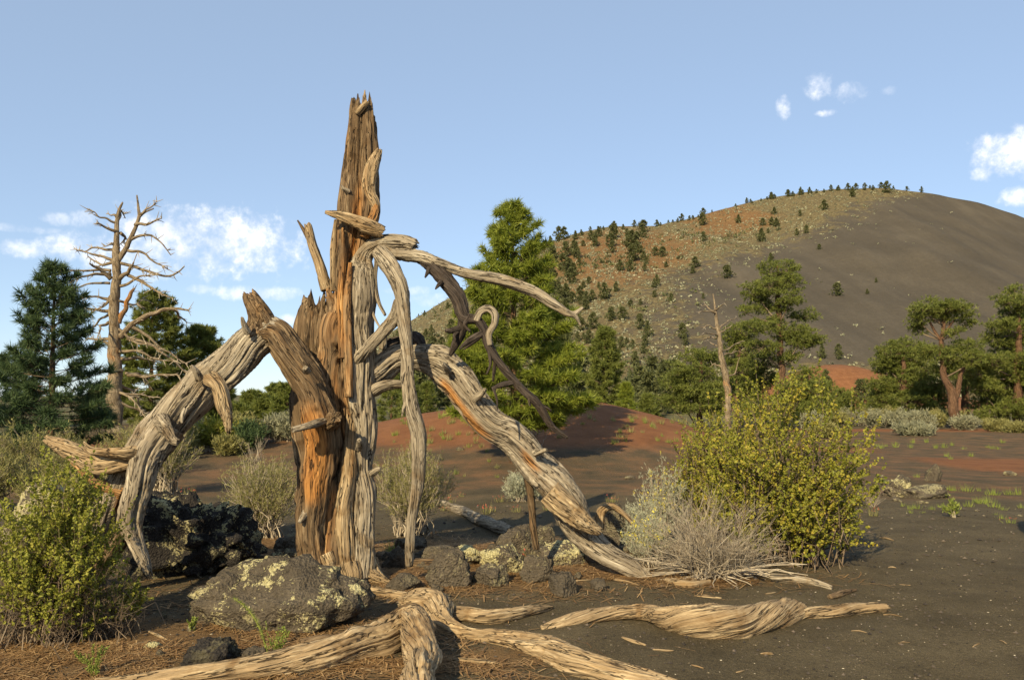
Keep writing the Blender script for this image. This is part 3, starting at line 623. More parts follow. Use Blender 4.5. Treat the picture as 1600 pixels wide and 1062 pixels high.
# ------------------------------------------------------------------ dead standing trees
def dead_tree(name, label, tr, brs, depth, mp, wr, mat='snag', seg=18, forks=(), twig=4):
    C = px_path([(*mp(a, b), c, depth) for a, b, c in tr]); C[0, 2] = float(gz(C[0, 0], C[0, 1])) - .1; t = root(name, C[0, :3], label, 'dead tree')
    V, Fs, at = tube_mesh(C, seg=seg, step=.06, twist=.7, rough=.12, crack=.15, jag1=.1, seed=3, tone=lambda T, S: .5 * np.exp(-((S - .33) / .1) ** 2)); mk('trunk', V, Fs, M[mat], t, attrs=at)
    for fk in forks: wood('top_fork', [(*mp(a, b), c, depth) for a, b, c in fk], t, M[mat], seg=10, step=.05, rough=.12, crack=.1, jag1=.05)
    for br, w0, tone in brs:
        n = len(br); dz = U(-1, 1) * .035 * depth; w = np.linspace(w0, max(w0 * .28, .5), n)
        sp_ = [(*mp(a, b), w[i], depth + dz * (i / (n - 1))) for i, (a, b) in enumerate(br)]; C = px_path(sp_)
        dn = max(5, 2 * n); Q = spline(C, dn); Q[1:-1, :3] += rng.normal(size=(dn - 2, 3)) * .022 * depth / 30
        parts = []; _cnt[0] += 1; V, Fs, at = tube_mesh(Q, seg=7, step=.06, rough=.12, crack=.0, seed=_cnt[0], tone=lambda T, S: tone + 0 * S)
        Ls = np.linalg.norm(np.diff(Q[:, :3], axis=0), axis=1).sum(); nt = int(twig * (1.5 + Ls))
        tw = []
        for _ in range(nt):
            i = rng.integers(dn // 3, dn); p = Q[i, :3]; dr = unit(unit(Q[-1, :3] - Q[0, :3]) * .8 + rng.normal(size=3) * .6); l = U(.12, .42) * min(1., Ls)
            s = np.linspace(0, 1, 4)[:, None]; tw.append(p + dr * l * s + np.array([0, 0, U(-.12, .12)]) * l * s * s * 2)
        o = mk('branch', V, Fs, M[mat], t, attrs=at)
        if tw:
            tv, tf = batch_tubes(np.array(tw), np.tile([.019, .015, .011, .006], (len(tw), 1)), 4); mk('twigs', tv, tf, M['twig'], o, attrs={'shade': U(.2, .9, len(tv))}, kind='stuff')
    return t
mpA = lambda a, b: (a / 2.655, 300 + b / 2.655)
brA = [[(485,130),(430,110),(370,75)],[(485,105),(450,90)],[(490,165),(440,145),(400,130)],[(470,240),(400,235),(320,243)],[(480,285),(390,260),(330,240)],[(470,290),(425,300),(365,268)],[(460,360),(410,320),(372,297)],[(460,325),(350,325),(270,330)],[(460,340),(380,345),(300,370)],[(455,378),(380,380),(285,408)],[(460,445),(400,435),(320,440)],[(455,495),(390,488),(335,470)],[(460,500),(400,545),(375,590)],[(450,540),(420,560),(405,595)],[(455,610),(400,610),(355,605)],[(480,690),(450,655),(462,620)],
 [(545,195),(600,180),(650,195),(707,260)],[(560,135),(610,130),(670,110)],[(575,95),(610,70),(650,40)],[(520,240),(580,250),(640,285),(695,320)],[(500,295),(560,310),(620,330),(740,335),(765,308)],[(497,360),(540,320),(555,290)],[(500,390),(570,355),(640,345)],[(530,345),(600,375),(640,405),(715,440)],[(500,600),(560,540),(640,500),(720,487),(780,490)],[(720,487),(775,540)],[(550,560),(600,590),(660,640),(770,710)],[(530,605),(600,625),(700,680),(785,760)],[(495,660),(560,655),(640,690),(720,700)],[(500,690),(580,690),(640,700)],[(520,750),(580,755),(612,792)],[(530,760),(640,765),(740,765),(755,790)],[(485,830),(540,850),(600,930)],[(480,835),(560,840),(650,850)],[(510,740),(420,745)],[(500,170),(520,185),(500,215)],[(490,115),(500,75),(520,108)],[(495,235),(470,215),(440,225)],[(475,420),(430,470),(380,500)],[(490,450),(560,470),(590,440)],[(480,560),(560,620),(640,640)],[(470,640),(430,620),(390,640)],[(500,870),(600,920),(640,940)],[(490,790),(560,840),(590,900)]]
W0 = {6: 4.2, 24: 5.2, 26: 3.2, 27: 3.6, 21: 4.}
dead_tree('dead_pine', 'tall bare dead pine bristling with broken grey branches beside the dark pine',
    [(470,1030,13),(474,900,11.5),(475,800,10.5),(475,600,8.5),(478,400,7.5),(485,280,6.2),(485,180,4.2),(490,85,2.6),(510,38,1.2)],
    [(b, W0.get(i, 2.3 + .7 * (i % 3) / 2), .0) for i, b in enumerate(brA)] + [([(490,545),(520,480),(548,410),(560,398)], 4.6, .75)], 31.5, mpA, None,
    forks=[[(488,285,4.5),(512,250,4.4),(545,190,3.6),(575,100,2.6),(567,10,1.1)], [(572,110,2),(600,85,1.6),(640,68,1.)]])
mpB = lambda a, b: (1000 + a / 3.794, 400 + b / 3.794)
brB = [[(450,345),(400,325),(350,335)],[(440,320),(500,280)],[(455,430),(400,410),(360,420)],[(460,470),(380,455)],[(470,480),(410,485),(360,505)],[(470,425),(520,385),(570,365)],[(480,450),(540,410)],[(490,590),(560,565),(600,560)],[(480,660),(450,640),(415,655)],[(490,560),(600,505)],[(445,350),(400,300),(370,295)],[(500,720),(560,690),(590,600)],[(480,530),(420,520),(400,500)]]
dead_tree('dead_pine', 'slim pale dead tree with spindly branches between the green pines', [(520,1000,5.5),(515,750,5.2),(485,600,4.6),(465,450,3.4),(450,340,2.4),(432,220,.9)], [(b, 1.5, .15) for b in brB], 53, mpB, None, seg=12, twig=1)

# ------------------------------------------------------------------ the great snag
D0 = 7.75
snag_base = gp(530, 900); snag_base[2] -= .03
SN = root('dead_tree_snag', snag_base, 'huge twisted weathered snag with splintered trunk and drooping limbs', 'dead tree')
cosd = lambda T, a, w: np.exp(-((np.arctan2(np.sin(T - a), np.cos(T - a))) / w) ** 2)
g_, b_, d_ = M['grey'], M['brown'], M['dark']
# heartwood core and shell slabs of the trunk
wood('heartwood', [(534, 912, 38, 7.80), (532, 800, 34, 7.82), (532, 700, 33, 7.84), (534, 600, 36, 7.86), (538, 500, 34, 7.88), (541, 440, 27, 7.88)], SN, b_, seg=110, step=.012, twist=.1, rough=.16, crack=.4, jag1=.25, lump=.12,
     tone=lambda T, S: .35 + .5 * cosd(T, .3, .6) * S)
wood('back_slab', [(497, 880, 24, 7.95), (496, 760, 26, 7.97), (495, 640, 28, 7.98), (493, 540, 27, 7.98), (497, 490, 26, 7.98), (502, 452, 23, 7.98)], SN, b_, seg=96, step=.012, twist=.15, rough=.2, crack=.5, jag1=.22, lump=.15)
wood('side_slab', [(566, 902, 27, 7.76), (566, 840, 23, 7.78), (565, 740, 20, 7.80), (563, 650, 23, 7.80), (560, 590, 27, 7.80), (558, 520, 26, 7.80), (560, 460, 26, 7.80), (562, 415, 21, 7.80), (570, 390, 13, 7.78), (588, 379, 11, 7.74), (612, 377, 12, 7.70), (636, 379, 11, 7.68), (655, 384, 9, 7.66)], SN, g_, seg=110, step=.012, twist=.25, rough=.15, crack=.26, jag1=.05, lump=.12,
     tone=lambda T, S: .85 * cosd(T, -.95, .4) * sm(S, .35, .5) * sm(-S, -.85, -.72))
wood('front_strip', [(545, 905, 15, 7.66), (541, 840, 15, 7.66), (542, 760, 13, 7.68), (548, 690, 11, 7.70), (549, 640, 8, 7.72)], SN, M['tan'], seg=48, step=.012, twist=.1, rough=.2, crack=.4, jag1=.12, tone=lambda T, S: .55 * cosd(T, .6, .5) * sm(S, .4, .7))
spike_prof = lambda T, S: 1 - .62 * cosd(T, .15, .62) - .15 * cosd(T, -1.2, .3)
wood('spike', [(545, 560, 24, 7.86), (545, 480, 26, 7.86), (549, 400, 25, 7.86), (556, 330, 26, 7.86), (560, 270, 24, 7.86), (562, 210, 21, 7.86), (564, 165, 17, 7.86), (565, 142, 14, 7.86)], SN, b_, seg=120, step=.009, twist=.12, rough=.18, crack=.42, jag1=.32, lump=.1, prof=spike_prof,
     tone=lambda T, S: .95 * cosd(T, .15, .7) * sm(S, .12, .25) * sm(-S, -.8, -.5))
wood('shell', [(584, 344, 5, 7.78), (587, 322, 8, 7.76), (579, 303, 9, 7.76), (578, 285, 11, 7.76), (583, 262, 11, 7.77), (589, 244, 8, 7.78), (595, 230, 3, 7.78)], SN, M['tan'], seg=40, step=.008, twist=.6, rough=.18, crack=.3, jag1=.07, tone=lambda T, S: .4 * cosd(T, -.6, .8))
wood('shell', [(571, 372, 8, 7.72), (578, 352, 10, 7.72), (585, 332, 8, 7.74), (588, 315, 5, 7.76)], SN, M['tan'], seg=36, step=.008, twist=1., rough=.2, crack=.3, tone=lambda T, S: .8 + 0 * T)
wood('splinter', [(566, 190, 4, 7.86), (568, 165, 4, 7.86), (570, 141, .8, 7.86)], SN, M['tan'], seg=14, step=.01, rough=.2, crack=.2)
wood('splinter', [(552, 200, 5, 7.84), (550, 172, 4, 7.84), (551, 152, 2, 7.84)], SN, b_, seg=14, step=.01, rough=.2, crack=.2, jag1=.02)
wood('splinter', [(557, 178, 5, 7.8), (566, 168, 5, 7.78), (576, 157, 3.5, 7.76)], SN, M['tan'], seg=16, step=.01, rough=.15, crack=.2, jag1=.02)
wood('splinter', [(508, 331, 2.5, 7.62), (530, 337, 7, 7.62), (552, 346, 9, 7.62), (577, 357, 11, 7.64), (602, 366, 8, 7.68)], SN, M['tan'], seg=40, step=.01, twist=.6, rough=.18, crack=.3, jag1=.06, tone=lambda T, S: .3 * S)
wood('splinter', [(570, 352, 4, 7.7), (586, 350, 4, 7.68), (599, 356, 2, 7.68)], SN, b_, seg=14, step=.01, rough=.2, crack=.2)
wood('splinter', [(513, 452, 11, 7.9), (500, 412, 9, 7.9), (486, 374, 8, 7.9), (479, 347, 6, 7.9)], SN, M['tan'], seg=30, step=.01, twist=.1, rough=.2, crack=.4, jag1=.06)
wood('splinter', [(496, 402, 4, 7.92), (478, 365, 3.5, 7.92), (465, 344, 1.2, 7.92)], SN, b_, seg=14, step=.01, twist=.1, rough=.2, crack=.2)
wood('splinter', [(521, 455, 6, 7.82), (521, 400, 5.5, 7.82), (524, 343, 2.2, 7.82)], SN, M['tan'], seg=20, step=.01, twist=.1, rough=.25, crack=.3, tone=lambda T, S: .3 + 0 * T)
wood('splinter', [(532, 460, 7, 7.8), (531, 400, 6, 7.8), (530, 352, 2, 7.8)], SN, b_, seg=20, step=.01, twist=.1, rough=.25, crack=.3, tone=lambda T, S: .5 + 0 * T)
wood('splinter', [(536, 560, 6, 7.62), (534, 470, 6, 7.66), (537, 400, 5, 7.68), (536, 356, 2, 7.7)], SN, b_, seg=24, step=.01, twist=.1, rough=.3, crack=.4, tone=lambda T, S: .6 + 0 * T)
wood('splinter', [(545, 620, 6, 7.6), (543, 540, 7, 7.62), (543, 470, 6, 7.64), (547, 410, 3, 7.66)], SN, M['tan'], seg=24, step=.01, twist=.1, rough=.22, crack=.35, tone=lambda T, S: .7 + 0 * T)
# left limb, one sweep from the root up over the arch and down to the ground
wood('left_limb', [(498, 898, 27.5, 7.66), (496, 860, 25.6, 7.66), (496, 780, 25.6, 7.64), (499, 710, 26.6, 7.62), (503, 655, 28.5, 7.58), (492, 616, 25.6, 7.52), (472, 576, 23.8, 7.46), (452, 542, 22.8, 7.42), (430, 520, 22.8, 7.40), (412, 520, 19.0, 7.40)], SN, b_, seg=120, step=.012, twist=.35, rough=.14, crack=.22, lump=.12,
     tone=lambda T, S: 1.0 * cosd(T, -.2, 1.2) * sm(S, .22, .34) * sm(-S, -.80, -.55) + .3 * sm(-S, -.3, -.1))
wood('arching_limb', [(448, 548, 10.8, 7.42), (440, 530, 18.6, 7.40), (424, 520, 25.5, 7.38), (392, 536, 26.3, 7.36), (350, 571, 27.1, 7.34), (305, 612, 28.7, 7.32), (268, 652, 28.7, 7.32), (238, 697, 27.9, 7.34), (205, 742, 27.1, 7.38), (172, 790, 24.0, 7.42), (140, 845, 20.2, 7.45), (112, 905, 13.9, 7.45)], SN, g_, seg=128, step=.012, twist=1.3, rough=.075, crack=.22, lump=.09,
     tone=lambda T, S: .95 * cosd(T, -.9, .8) * np.exp(-((S - .72) / .06) ** 2))
wood('branch_stub', [(516, 660, 13, 7.42), (522, 655, 11, 7.34), (527, 650, 8, 7.28)], SN, b_, seg=40, step=.008, rough=.3, crack=.4, jag1=.04)
wood('branch_stub', [(506, 660, 8, 7.42), (482, 666, 6.5, 7.20), (456, 671, 4.5, 7.10)], SN, g_, seg=30, step=.01, rough=.15, crack=.2, jag1=.02)
wood('branch_stub', [(420, 522, 26, 7.38), (409, 494, 17, 7.37), (396, 472, 12, 7.37), (384, 451, 8, 7.37)], SN, b_, seg=48, step=.01, twist=1.2, rough=.18, crack=.3, jag1=.07)
wood('branch_stub', [(330, 588, 12, 7.14), (342, 604, 10, 7.06), (349, 634, 10, 7.05), (355, 660, 6, 7.05), (357, 684, 1.5, 7.05)], SN, M['tan'], seg=40, step=.008, twist=.6, rough=.22, crack=.35, jag1=.1)
wood('branch_stub', [(346, 610, 6, 7.08), (357, 634, 6, 7.09), (359, 655, 3, 7.09)], SN, g_, seg=20, step=.01, rough=.25, crack=.3, jag1=.06)
wood('branch_stub', [(250, 655, 14, 7.14), (262, 672, 9, 7.05), (272, 688, 7, 7.02), (281, 692, 4, 7.0)], SN, g_, seg=32, step=.008, rough=.2, crack=.3, jag1=.03)
wood('branch', [(262, 672, 23, 7.24), (240, 705, 22, 7.16), (222, 745, 20, 7.10), (207, 785, 18, 7.08), (202, 815, 17, 7.08), (211, 845, 11, 7.06), (222, 875, 9, 7.05), (234, 906, 4, 7.05)], SN, g_, seg=72, step=.01, twist=.8, rough=.16, crack=.3, jag1=.14)
wood('branch', [(206, 798, 15, 7.12), (190, 832, 14, 7.14), (172, 868, 13, 7.18), (148, 905, 10, 7.2), (128, 935, 7, 7.2)], SN, M['brown'], seg=48, step=.012, twist=.6, rough=.2, crack=.3)
wood('branch', [(232, 706, 14, 7.30), (214, 712, 17, 7.2), (190, 719, 16, 7.16), (160, 722, 17, 7.16), (130, 711, 14, 7.16), (100, 698, 11, 7.16), (68, 683, 4, 7.16)], SN, M['tan'], seg=64, step=.01, twist=1., rough=.18, crack=.3, jag1=.05)
wood('branch', [(222, 708, 11, 7.14), (205, 708, 9, 7.06), (170, 707, 7, 7.04), (140, 701, 4.5, 7.04), (131, 690, 1.5, 7.04)], SN, M['tan'], seg=36, step=.01, twist=1., rough=.2, crack=.3)
wood('branch', [(190, 770, 13, 7.34), (160, 757, 11, 7.28), (134, 738, 9, 7.26), (108, 714, 5, 7.26)], SN, M['tan'], seg=36, step=.01, twist=.6, rough=.2, crack=.3, tone=lambda T, S: .55 + 0 * T)
# right limb
wood('right_limb', [(566, 590, 22.9, 7.84), (590, 575, 22.1, 7.86), (622, 563, 19.6, 7.86), (652, 561, 18.8, 7.86), (682, 567, 23.7, 7.84), (708, 590, 25.4, 7.82), (730, 622, 22.9, 7.82), (757, 655, 21.3, 7.82), (795, 684, 22.9, 7.84), (828, 720, 22.9, 7.86), (862, 757, 25.4, 7.9), (886, 793, 25.4, 7.94), (908, 828, 20.5, 8.0), (945, 862, 16.4, 8.02), (985, 889, 14.0, 8.02), (1012, 905, 9.9, 8.02)], SN, g_, seg=128, step=.013, twist=.8, rough=.08, crack=.24, lump=.10,
     tone=lambda T, S: .95 * cosd(T, .9, .55) * sm(S, .22, .28) * sm(-S, -.47, -.40) + .9 * cosd(T, .0, .4) * np.exp(-((S - .55) / .05) ** 2))
wood('branch', [(862, 765, 17, 7.74), (890, 792, 16, 7.74), (915, 815, 12, 7.76), (942, 832, 5, 7.8)], SN, M['tan'], seg=48, step=.01, twist=.8, rough=.2, crack=.35, jag1=.06)
wood('branch', [(600, 545, 18, 7.9), (628, 535, 11, 7.92), (652, 530, 12, 7.9), (658, 546, 10, 7.88)], SN, d_, seg=30, step=.01, rough=.25, crack=.3, jag1=.05)
wood('branch', [(583, 612, 10, 7.78), (598, 604, 9, 7.72), (620, 600, 7, 7.72), (634, 601, 6, 7.74)], SN, g_, seg=28, step=.01, rough=.15, crack=.2)
wood('branch', [(824, 735, 7, 7.95), (829, 770, 6, 8.0), (832, 810, 5.5, 8.05), (838, 858, 5, 8.1)], SN, b_, seg=20, step=.012, rough=.18, crack=.2)
# upper right boughs
wood('bough', [(592, 388, 11, 7.74), (625, 397, 11, 7.70), (655, 401, 11, 7.66), (690, 412, 8.5, 7.62), (724, 425, 8, 7.58), (779, 438, 8, 7.54), (833, 457, 7, 7.50), (871, 479, 6, 7.46), (895, 490, 4.5, 7.44), (911, 480, 2, 7.42)], SN, g_, seg=36, step=.012, twist=2., rough=.14, crack=.18, lump=.16)
wood('twig', [(884, 486, 4, 7.44), (899, 494, 3.5, 7.43), (908, 510, 1, 7.42)], SN, g_, seg=12, step=.012, rough=.2, crack=.1)
wood('bough', [(660, 402, 10, 7.66), (675, 414, 12, 7.62), (696, 440, 12, 7.56), (717, 470, 11, 7.50), (726, 496, 10, 7.48), (746, 500, 8, 7.46), (757, 515, 8, 7.44), (765, 540, 7.5, 7.42), (780, 566, 7, 7.40), (806, 598, 6, 7.38), (843, 634, 6, 7.36), (862, 666, 4.5, 7.34), (887, 684, 1.8, 7.32)], SN, d_, seg=32, step=.012, twist=2., rough=.16, crack=.15, lump=.18)
wood('branch', [(744, 500, 6.5, 7.44), (752, 486, 6, 7.42), (764, 482, 6, 7.40), (774, 490, 6, 7.38), (774, 506, 5.5, 7.38), (765, 522, 5, 7.38), (766, 540, 4, 7.38)], SN, g_, seg=22, step=.01, rough=.16, crack=.1)
wood('branch', [(726, 494, 8, 7.5), (722, 515, 8, 7.52), (713, 535, 6.5, 7.54), (703, 555, 3, 7.56)], SN, d_, seg=20, step=.012, rough=.2, crack=.1)
for spx in [[(722, 512, 5, 7.5), (708, 516, 5, 7.46), (696, 516, 2.5, 7.42)], [(718, 516, 4, 7.5), (710, 525, 3, 7.45), (712, 534, 1.2, 7.45)], [(756, 520, 5, 7.42), (738, 528, 5, 7.38), (718, 545, 2, 7.36)], [(752, 524, 4, 7.4), (735, 538, 3, 7.38), (724, 546, 1.2, 7.36)],
            [(802, 597, 4, 7.38), (786, 600, 4.5, 7.34), (770, 606, 2.5, 7.30)], [(775, 556, 3, 7.4), (772, 580, 3, 7.4), (770, 596, 1.4, 7.4)], [(764, 548, 2.6, 7.38), (766, 570, 2.2, 7.38), (760, 585, 1., 7.38)], [(672, 415, 4, 7.6), (667, 428, 3, 7.58), (664, 434, 1.2, 7.58)], [(690, 440, 4, 7.5), (683, 448, 2.5, 7.46), (680, 452, 1., 7.46)],
            [(826, 622, 3, 7.36), (828, 634, 2, 7.36)], [(735, 494, 4, 7.45), (726, 508, 3.2, 7.42), (735, 518, 2, 7.4)], [(780, 566, 2.4, 7.4), (792, 586, 1.8, 7.4)], [(770, 604, 2.6, 7.3), (776, 622, 1.8, 7.3), (777, 640, .8, 7.3)], [(843, 634, 2.4, 7.36), (854, 636, 1.5, 7.36), (862, 642, .8, 7.36)]]:
    wood('twig', spx, SN, d_, seg=10, step=.015, rough=.2, crack=.0)
wood('drooping_branch', [(592, 392, 12, 7.70), (602, 405, 14, 7.62), (616, 432, 13, 7.56), (625, 455, 13, 7.52), (629, 485, 11, 7.5), (633, 530, 10, 7.48), (636, 580, 10, 7.48), (642, 630, 11, 7.50), (654, 680, 11, 7.54), (655, 725, 9, 7.58), (649, 775, 7.5, 7.62), (642, 815, 7, 7.66), (640, 884, 5.5, 7.70)], SN, g_, seg=44, step=.012, twist=1.2, rough=.10, crack=.16, lump=.14)
wood('branch', [(626, 470, 11, 7.54), (617, 494, 10, 7.56), (600, 514, 9, 7.58), (583, 534, 8.5, 7.6), (565, 556, 8, 7.64), (556, 566, 7, 7.7)], SN, g_, seg=32, step=.012, twist=1.5, rough=.15, crack=.2, lump=.15)
wood('branch', [(610, 500, 7, 7.66), (600, 520, 7, 7.76), (598, 545, 6, 7.82)], SN, g_, seg=18, step=.012, rough=.15, crack=.1)
for spx in [[(588, 404, 3, 7.74), (586, 440, 3, 7.74), (592, 472, 3, 7.72), (602, 492, 2.4, 7.66)], [(579, 478, 2.4, 7.74), (586, 498, 2.2, 7.74), (594, 512, 1.4, 7.72)], [(634, 578, 3.4, 7.46), (628, 590, 2.6, 7.44), (628, 598, 1., 7.44)], [(638, 620, 3, 7.48), (630, 640, 2.4, 7.47), (628, 652, .8, 7.47)], [(632, 545, 3, 7.5), (625, 552, 1.6, 7.48), (622, 560, .7, 7.48)]]:
    wood('twig', spx, SN, g_, seg=10, step=.012, rough=.2, crack=.0)
for spx in [[(388, 520, 6, 7.2), (380, 503, 4, 7.14), (378, 494, 2, 7.12)], [(312, 592, 7, 7.14), (303, 576, 4, 7.08), (297, 570, 2, 7.06)], [(742, 622, 7, 7.66), (754, 612, 4.5, 7.58), (759, 606, 2, 7.55)], [(836, 708, 7, 7.7), (850, 704, 4, 7.62), (856, 702, 2, 7.6)], [(700, 580, 6, 7.64), (694, 570, 4, 7.55), (690, 566, 2, 7.52)],
            [(580, 740, 6, 7.68), (591, 733, 4, 7.62), (596, 731, 2, 7.6)], [(560, 700, 6, 7.62), (562, 690, 5, 7.52), (560, 686, 3, 7.48)], [(290, 640, 5, 7.06), (284, 655, 3.5, 7.0), (285, 664, 1.5, 7.0)], [(480, 580, 6, 7.24), (476, 574, 4, 7.16)], [(478, 800, 6, 7.5), (470, 812, 4, 7.42), (466, 818, 2, 7.4)], [(545, 300, 5, 7.74), (536, 294, 3, 7.7), (532, 288, 1.2, 7.7)]]:
    wood('branch_stub', spx, SN, g_, seg=22, step=.008, rough=.25, crack=.3, jag1=.02)
# root flares
for spx in [[(500, 872, 22, 7.64), (512, 900, 20, 7.60), (528, 918, 12, 7.52), (560, 922, 6, 7.5)], [(540, 880, 18, 7.64), (546, 905, 16, 7.60), (540, 922, 6, 7.56)], [(572, 878, 18, 7.74), (588, 900, 12, 7.7), (610, 912, 4, 7.66)]]:
    wood('root_flare', spx, SN, M['tan'], seg=40, step=.01, twist=.3, rough=.22, crack=.35)

# ------------------------------------------------------------------ exposed roots and logs
def log(spec, label, name='root_log', cat='log', group=None, mat='tan', sink=.35, follow=True, **kw):
    a = np.array(spec, float); g = G(a[:, 0], a[:, 1] + a[:, 2] * .8); d = g[:, 1]; C = px_path(np.column_stack([a[:, :3], d]))
    if follow: C[:, 2] = gz(C[:, 0], C[:, 1]) + C[:, 3] * (1 - sink) + (a[:, 3] if a.shape[1] > 3 else 0)
    k = dict(seg=76, step=.013, twist=1.8, rough=.09, crack=.22, lump=.18); k.update(kw)
    loc = C[len(C) // 2, :3].copy(); loc[2] = float(gz(loc[0], loc[1]))
    return wood(name, C, None, M[mat], world=True, label=label, cat=cat, group=group, loc=loc, **k)
log([(150, 1066, 6), (267, 1058, 12), (361, 1050, 16), (431, 1040, 18), (525, 1022, 21), (590, 1003, 22), (632, 985, 26, ), (652, 1012, 26), (655, 1062, 27), (650, 1110, 30)], 'thick weathered root bending sharply at a raised knee below the boulder', cat='root', sink=.1, twist=1.0, rough=.11, crack=.3)
log([(632, 940, 13), (655, 944, 22), (676, 948, 24), (692, 972, 16), (735, 990, 9), (770, 994, 11), (815, 1000, 15), (880, 1022, 21), (950, 1044, 20), (1020, 1062, 14), (1085, 1078, 6)], 'long flattened pale root with a wrinkled knot at its start', cat='root', sink=.4, twist=.7, rough=.10, crack=.26)
log([(690, 962, 12), (727, 958, 12), (755, 961, 13), (800, 958, 10), (835, 952, 7), (862, 948, 3)], 'short pale root stub pointing right from the wrinkled knot', cat='root', sink=.25, twist=1.)
log([(525, 912, 4), (560, 917, 5), (600, 924, 7), (645, 936, 9)], 'thin root joining the snag base to the wrinkled knot', cat='root', sink=.4, seg=30)
log([(845, 980, 3), (880, 970, 8), (911, 963, 10), (960, 958, 11), (1014, 959, 13), (1045, 966, 20), (1090, 972, 22), (1140, 973, 23), (1190, 966, 22), (1222, 957, 20), (1246, 950, 15)], 'twisted sun bleached log with spiral grain and a rounded knob end', sink=.28, twist=2.8, rough=.075, crack=.14, lump=.16)
log([(1236, 962, 8), (1262, 956, 10), (1300, 953, 11), (1345, 950, 9), (1390, 950, 7)], 'straight broken log end lying past the twisted log knob', sink=.3, twist=2., jag1=.07)
log([(1205, 902, 7), (1240, 904, 7), (1275, 910, 5), (1300, 918, 3)], 'short grey log under the right edge of the dry twig shrub', sink=.3, seg=40, mat='grey')
log([(1296, 932, 4), (1315, 926, 5), (1338, 921, 2)], 'dark charred stick on cinder past the grey log', name='stick', cat='stick', sink=.2, seg=24, mat='brown')
log([(655, 777, 3.5), (697, 790, 5.5), (746, 811, 8), (800, 833, 10)], 'grey fallen branch lying behind the drooping branch', sink=.0, seg=36, mat='grey', name='fallen_branch', cat='branch')
log([(672, 775, 3.5), (684, 768, 4), (676, 762, 3)], 'forked tip of the grey fallen branch', sink=.0, seg=18, mat='grey', name='branch_piece', cat='branch')
log([(590, 868, 6), (630, 876, 7), (690, 881, 8), (735, 876, 7), (772, 872, 4)], 'low dark log behind the foot of the drooping branch', sink=.3, seg=40, mat='brown')
q = [(934, 826, 9, 8.6), (940, 797, 8, 8.6), (955, 790, 6, 8.6), (972, 800, 4.5, 8.6), (990, 822, 4, 8.6), (996, 842, 3, 8.6)]
wood('curled_branch', q, None, M['tan'], label='pale curled dead branch arching beside the right limb foot', cat='branch', loc=gp(938, 836), seg=28, step=.01, twist=2., rough=.18, crack=.25)
log([(470, 1008, 8), (505, 1003, 10), (540, 1001, 6)], 'short brown log chunk behind the bent root', sink=.2, seg=36, mat='brown')
log([(1040, 905, 4), (1075, 912, 6), (1110, 908, 4)], 'small pale root below the dry twig shrub', sink=.3, seg=28)
for i, (x0, y0, x1, y1, w) in enumerate([(972, 995, 1012, 1008, 5), (708, 1030, 785, 1036, 7), (410, 1024, 450, 1030, 5), (1374, 840, 1397, 844, 2.5), (1388, 886, 1402, 887, 2), (1405, 912, 1425, 914, 2), (1085, 930, 1130, 934, 2.5), (1188, 1021, 1212, 1021, 3), (1404, 1004, 1424, 1003, 2.5), (1380, 960, 1412, 963, 2), (1080, 1038, 1104, 1045, 2.2), (1562, 1000, 1574, 1006, 2), (1330, 985, 1356, 988, 1.8), (1100, 955, 1110, 949, 2), (1020, 1014, 1056, 1016, 2.5),
                                         (230, 985, 262, 1000, 4), (120, 1000, 150, 1012, 4), (200, 1010, 236, 1002, 4), (300, 1040, 330, 1030, 4), (560, 1045, 600, 1052, 4), (1196, 927, 1214, 924, 2.4), (1520, 1010, 1532, 1004, 1.6), (1150, 1050, 1164, 1046, 2), (860, 912, 930, 905, 3), (960, 905, 1000, 915, 4)]):
    log([(x0, y0, w * .35), (x0 * .6 + x1 * .4, y0 * .6 + y1 * .4 - U(-1, 2), w * .6), (x1, y1, w * .25)], 'loose splinter of pale wood lying on the dark cinder', name='wood_chip', cat='wood chip', group='wood chips on the cinder', sink=.1, seg=12, step=.02, crack=.1, jag1=.02)
# stump added out of view to throw the pointed shadow, its real caster unknown
sx_, sy_ = 5.14, 7.22
wood('added_shadow_stump', [(sx_, sy_, -.1, .40), (sx_, sy_, .8, .37), (sx_ + .03, sy_, 1.7, .36), (sx_ + .03, sy_, 2.6, .35)], None, M['brown'], world=True, label='unseen flat topped brown stump added to cast the pointed shadow', cat='stump', loc=(sx_, sy_, 0.), seg=60, step=.03, twist=.3, rough=.1, crack=.2)

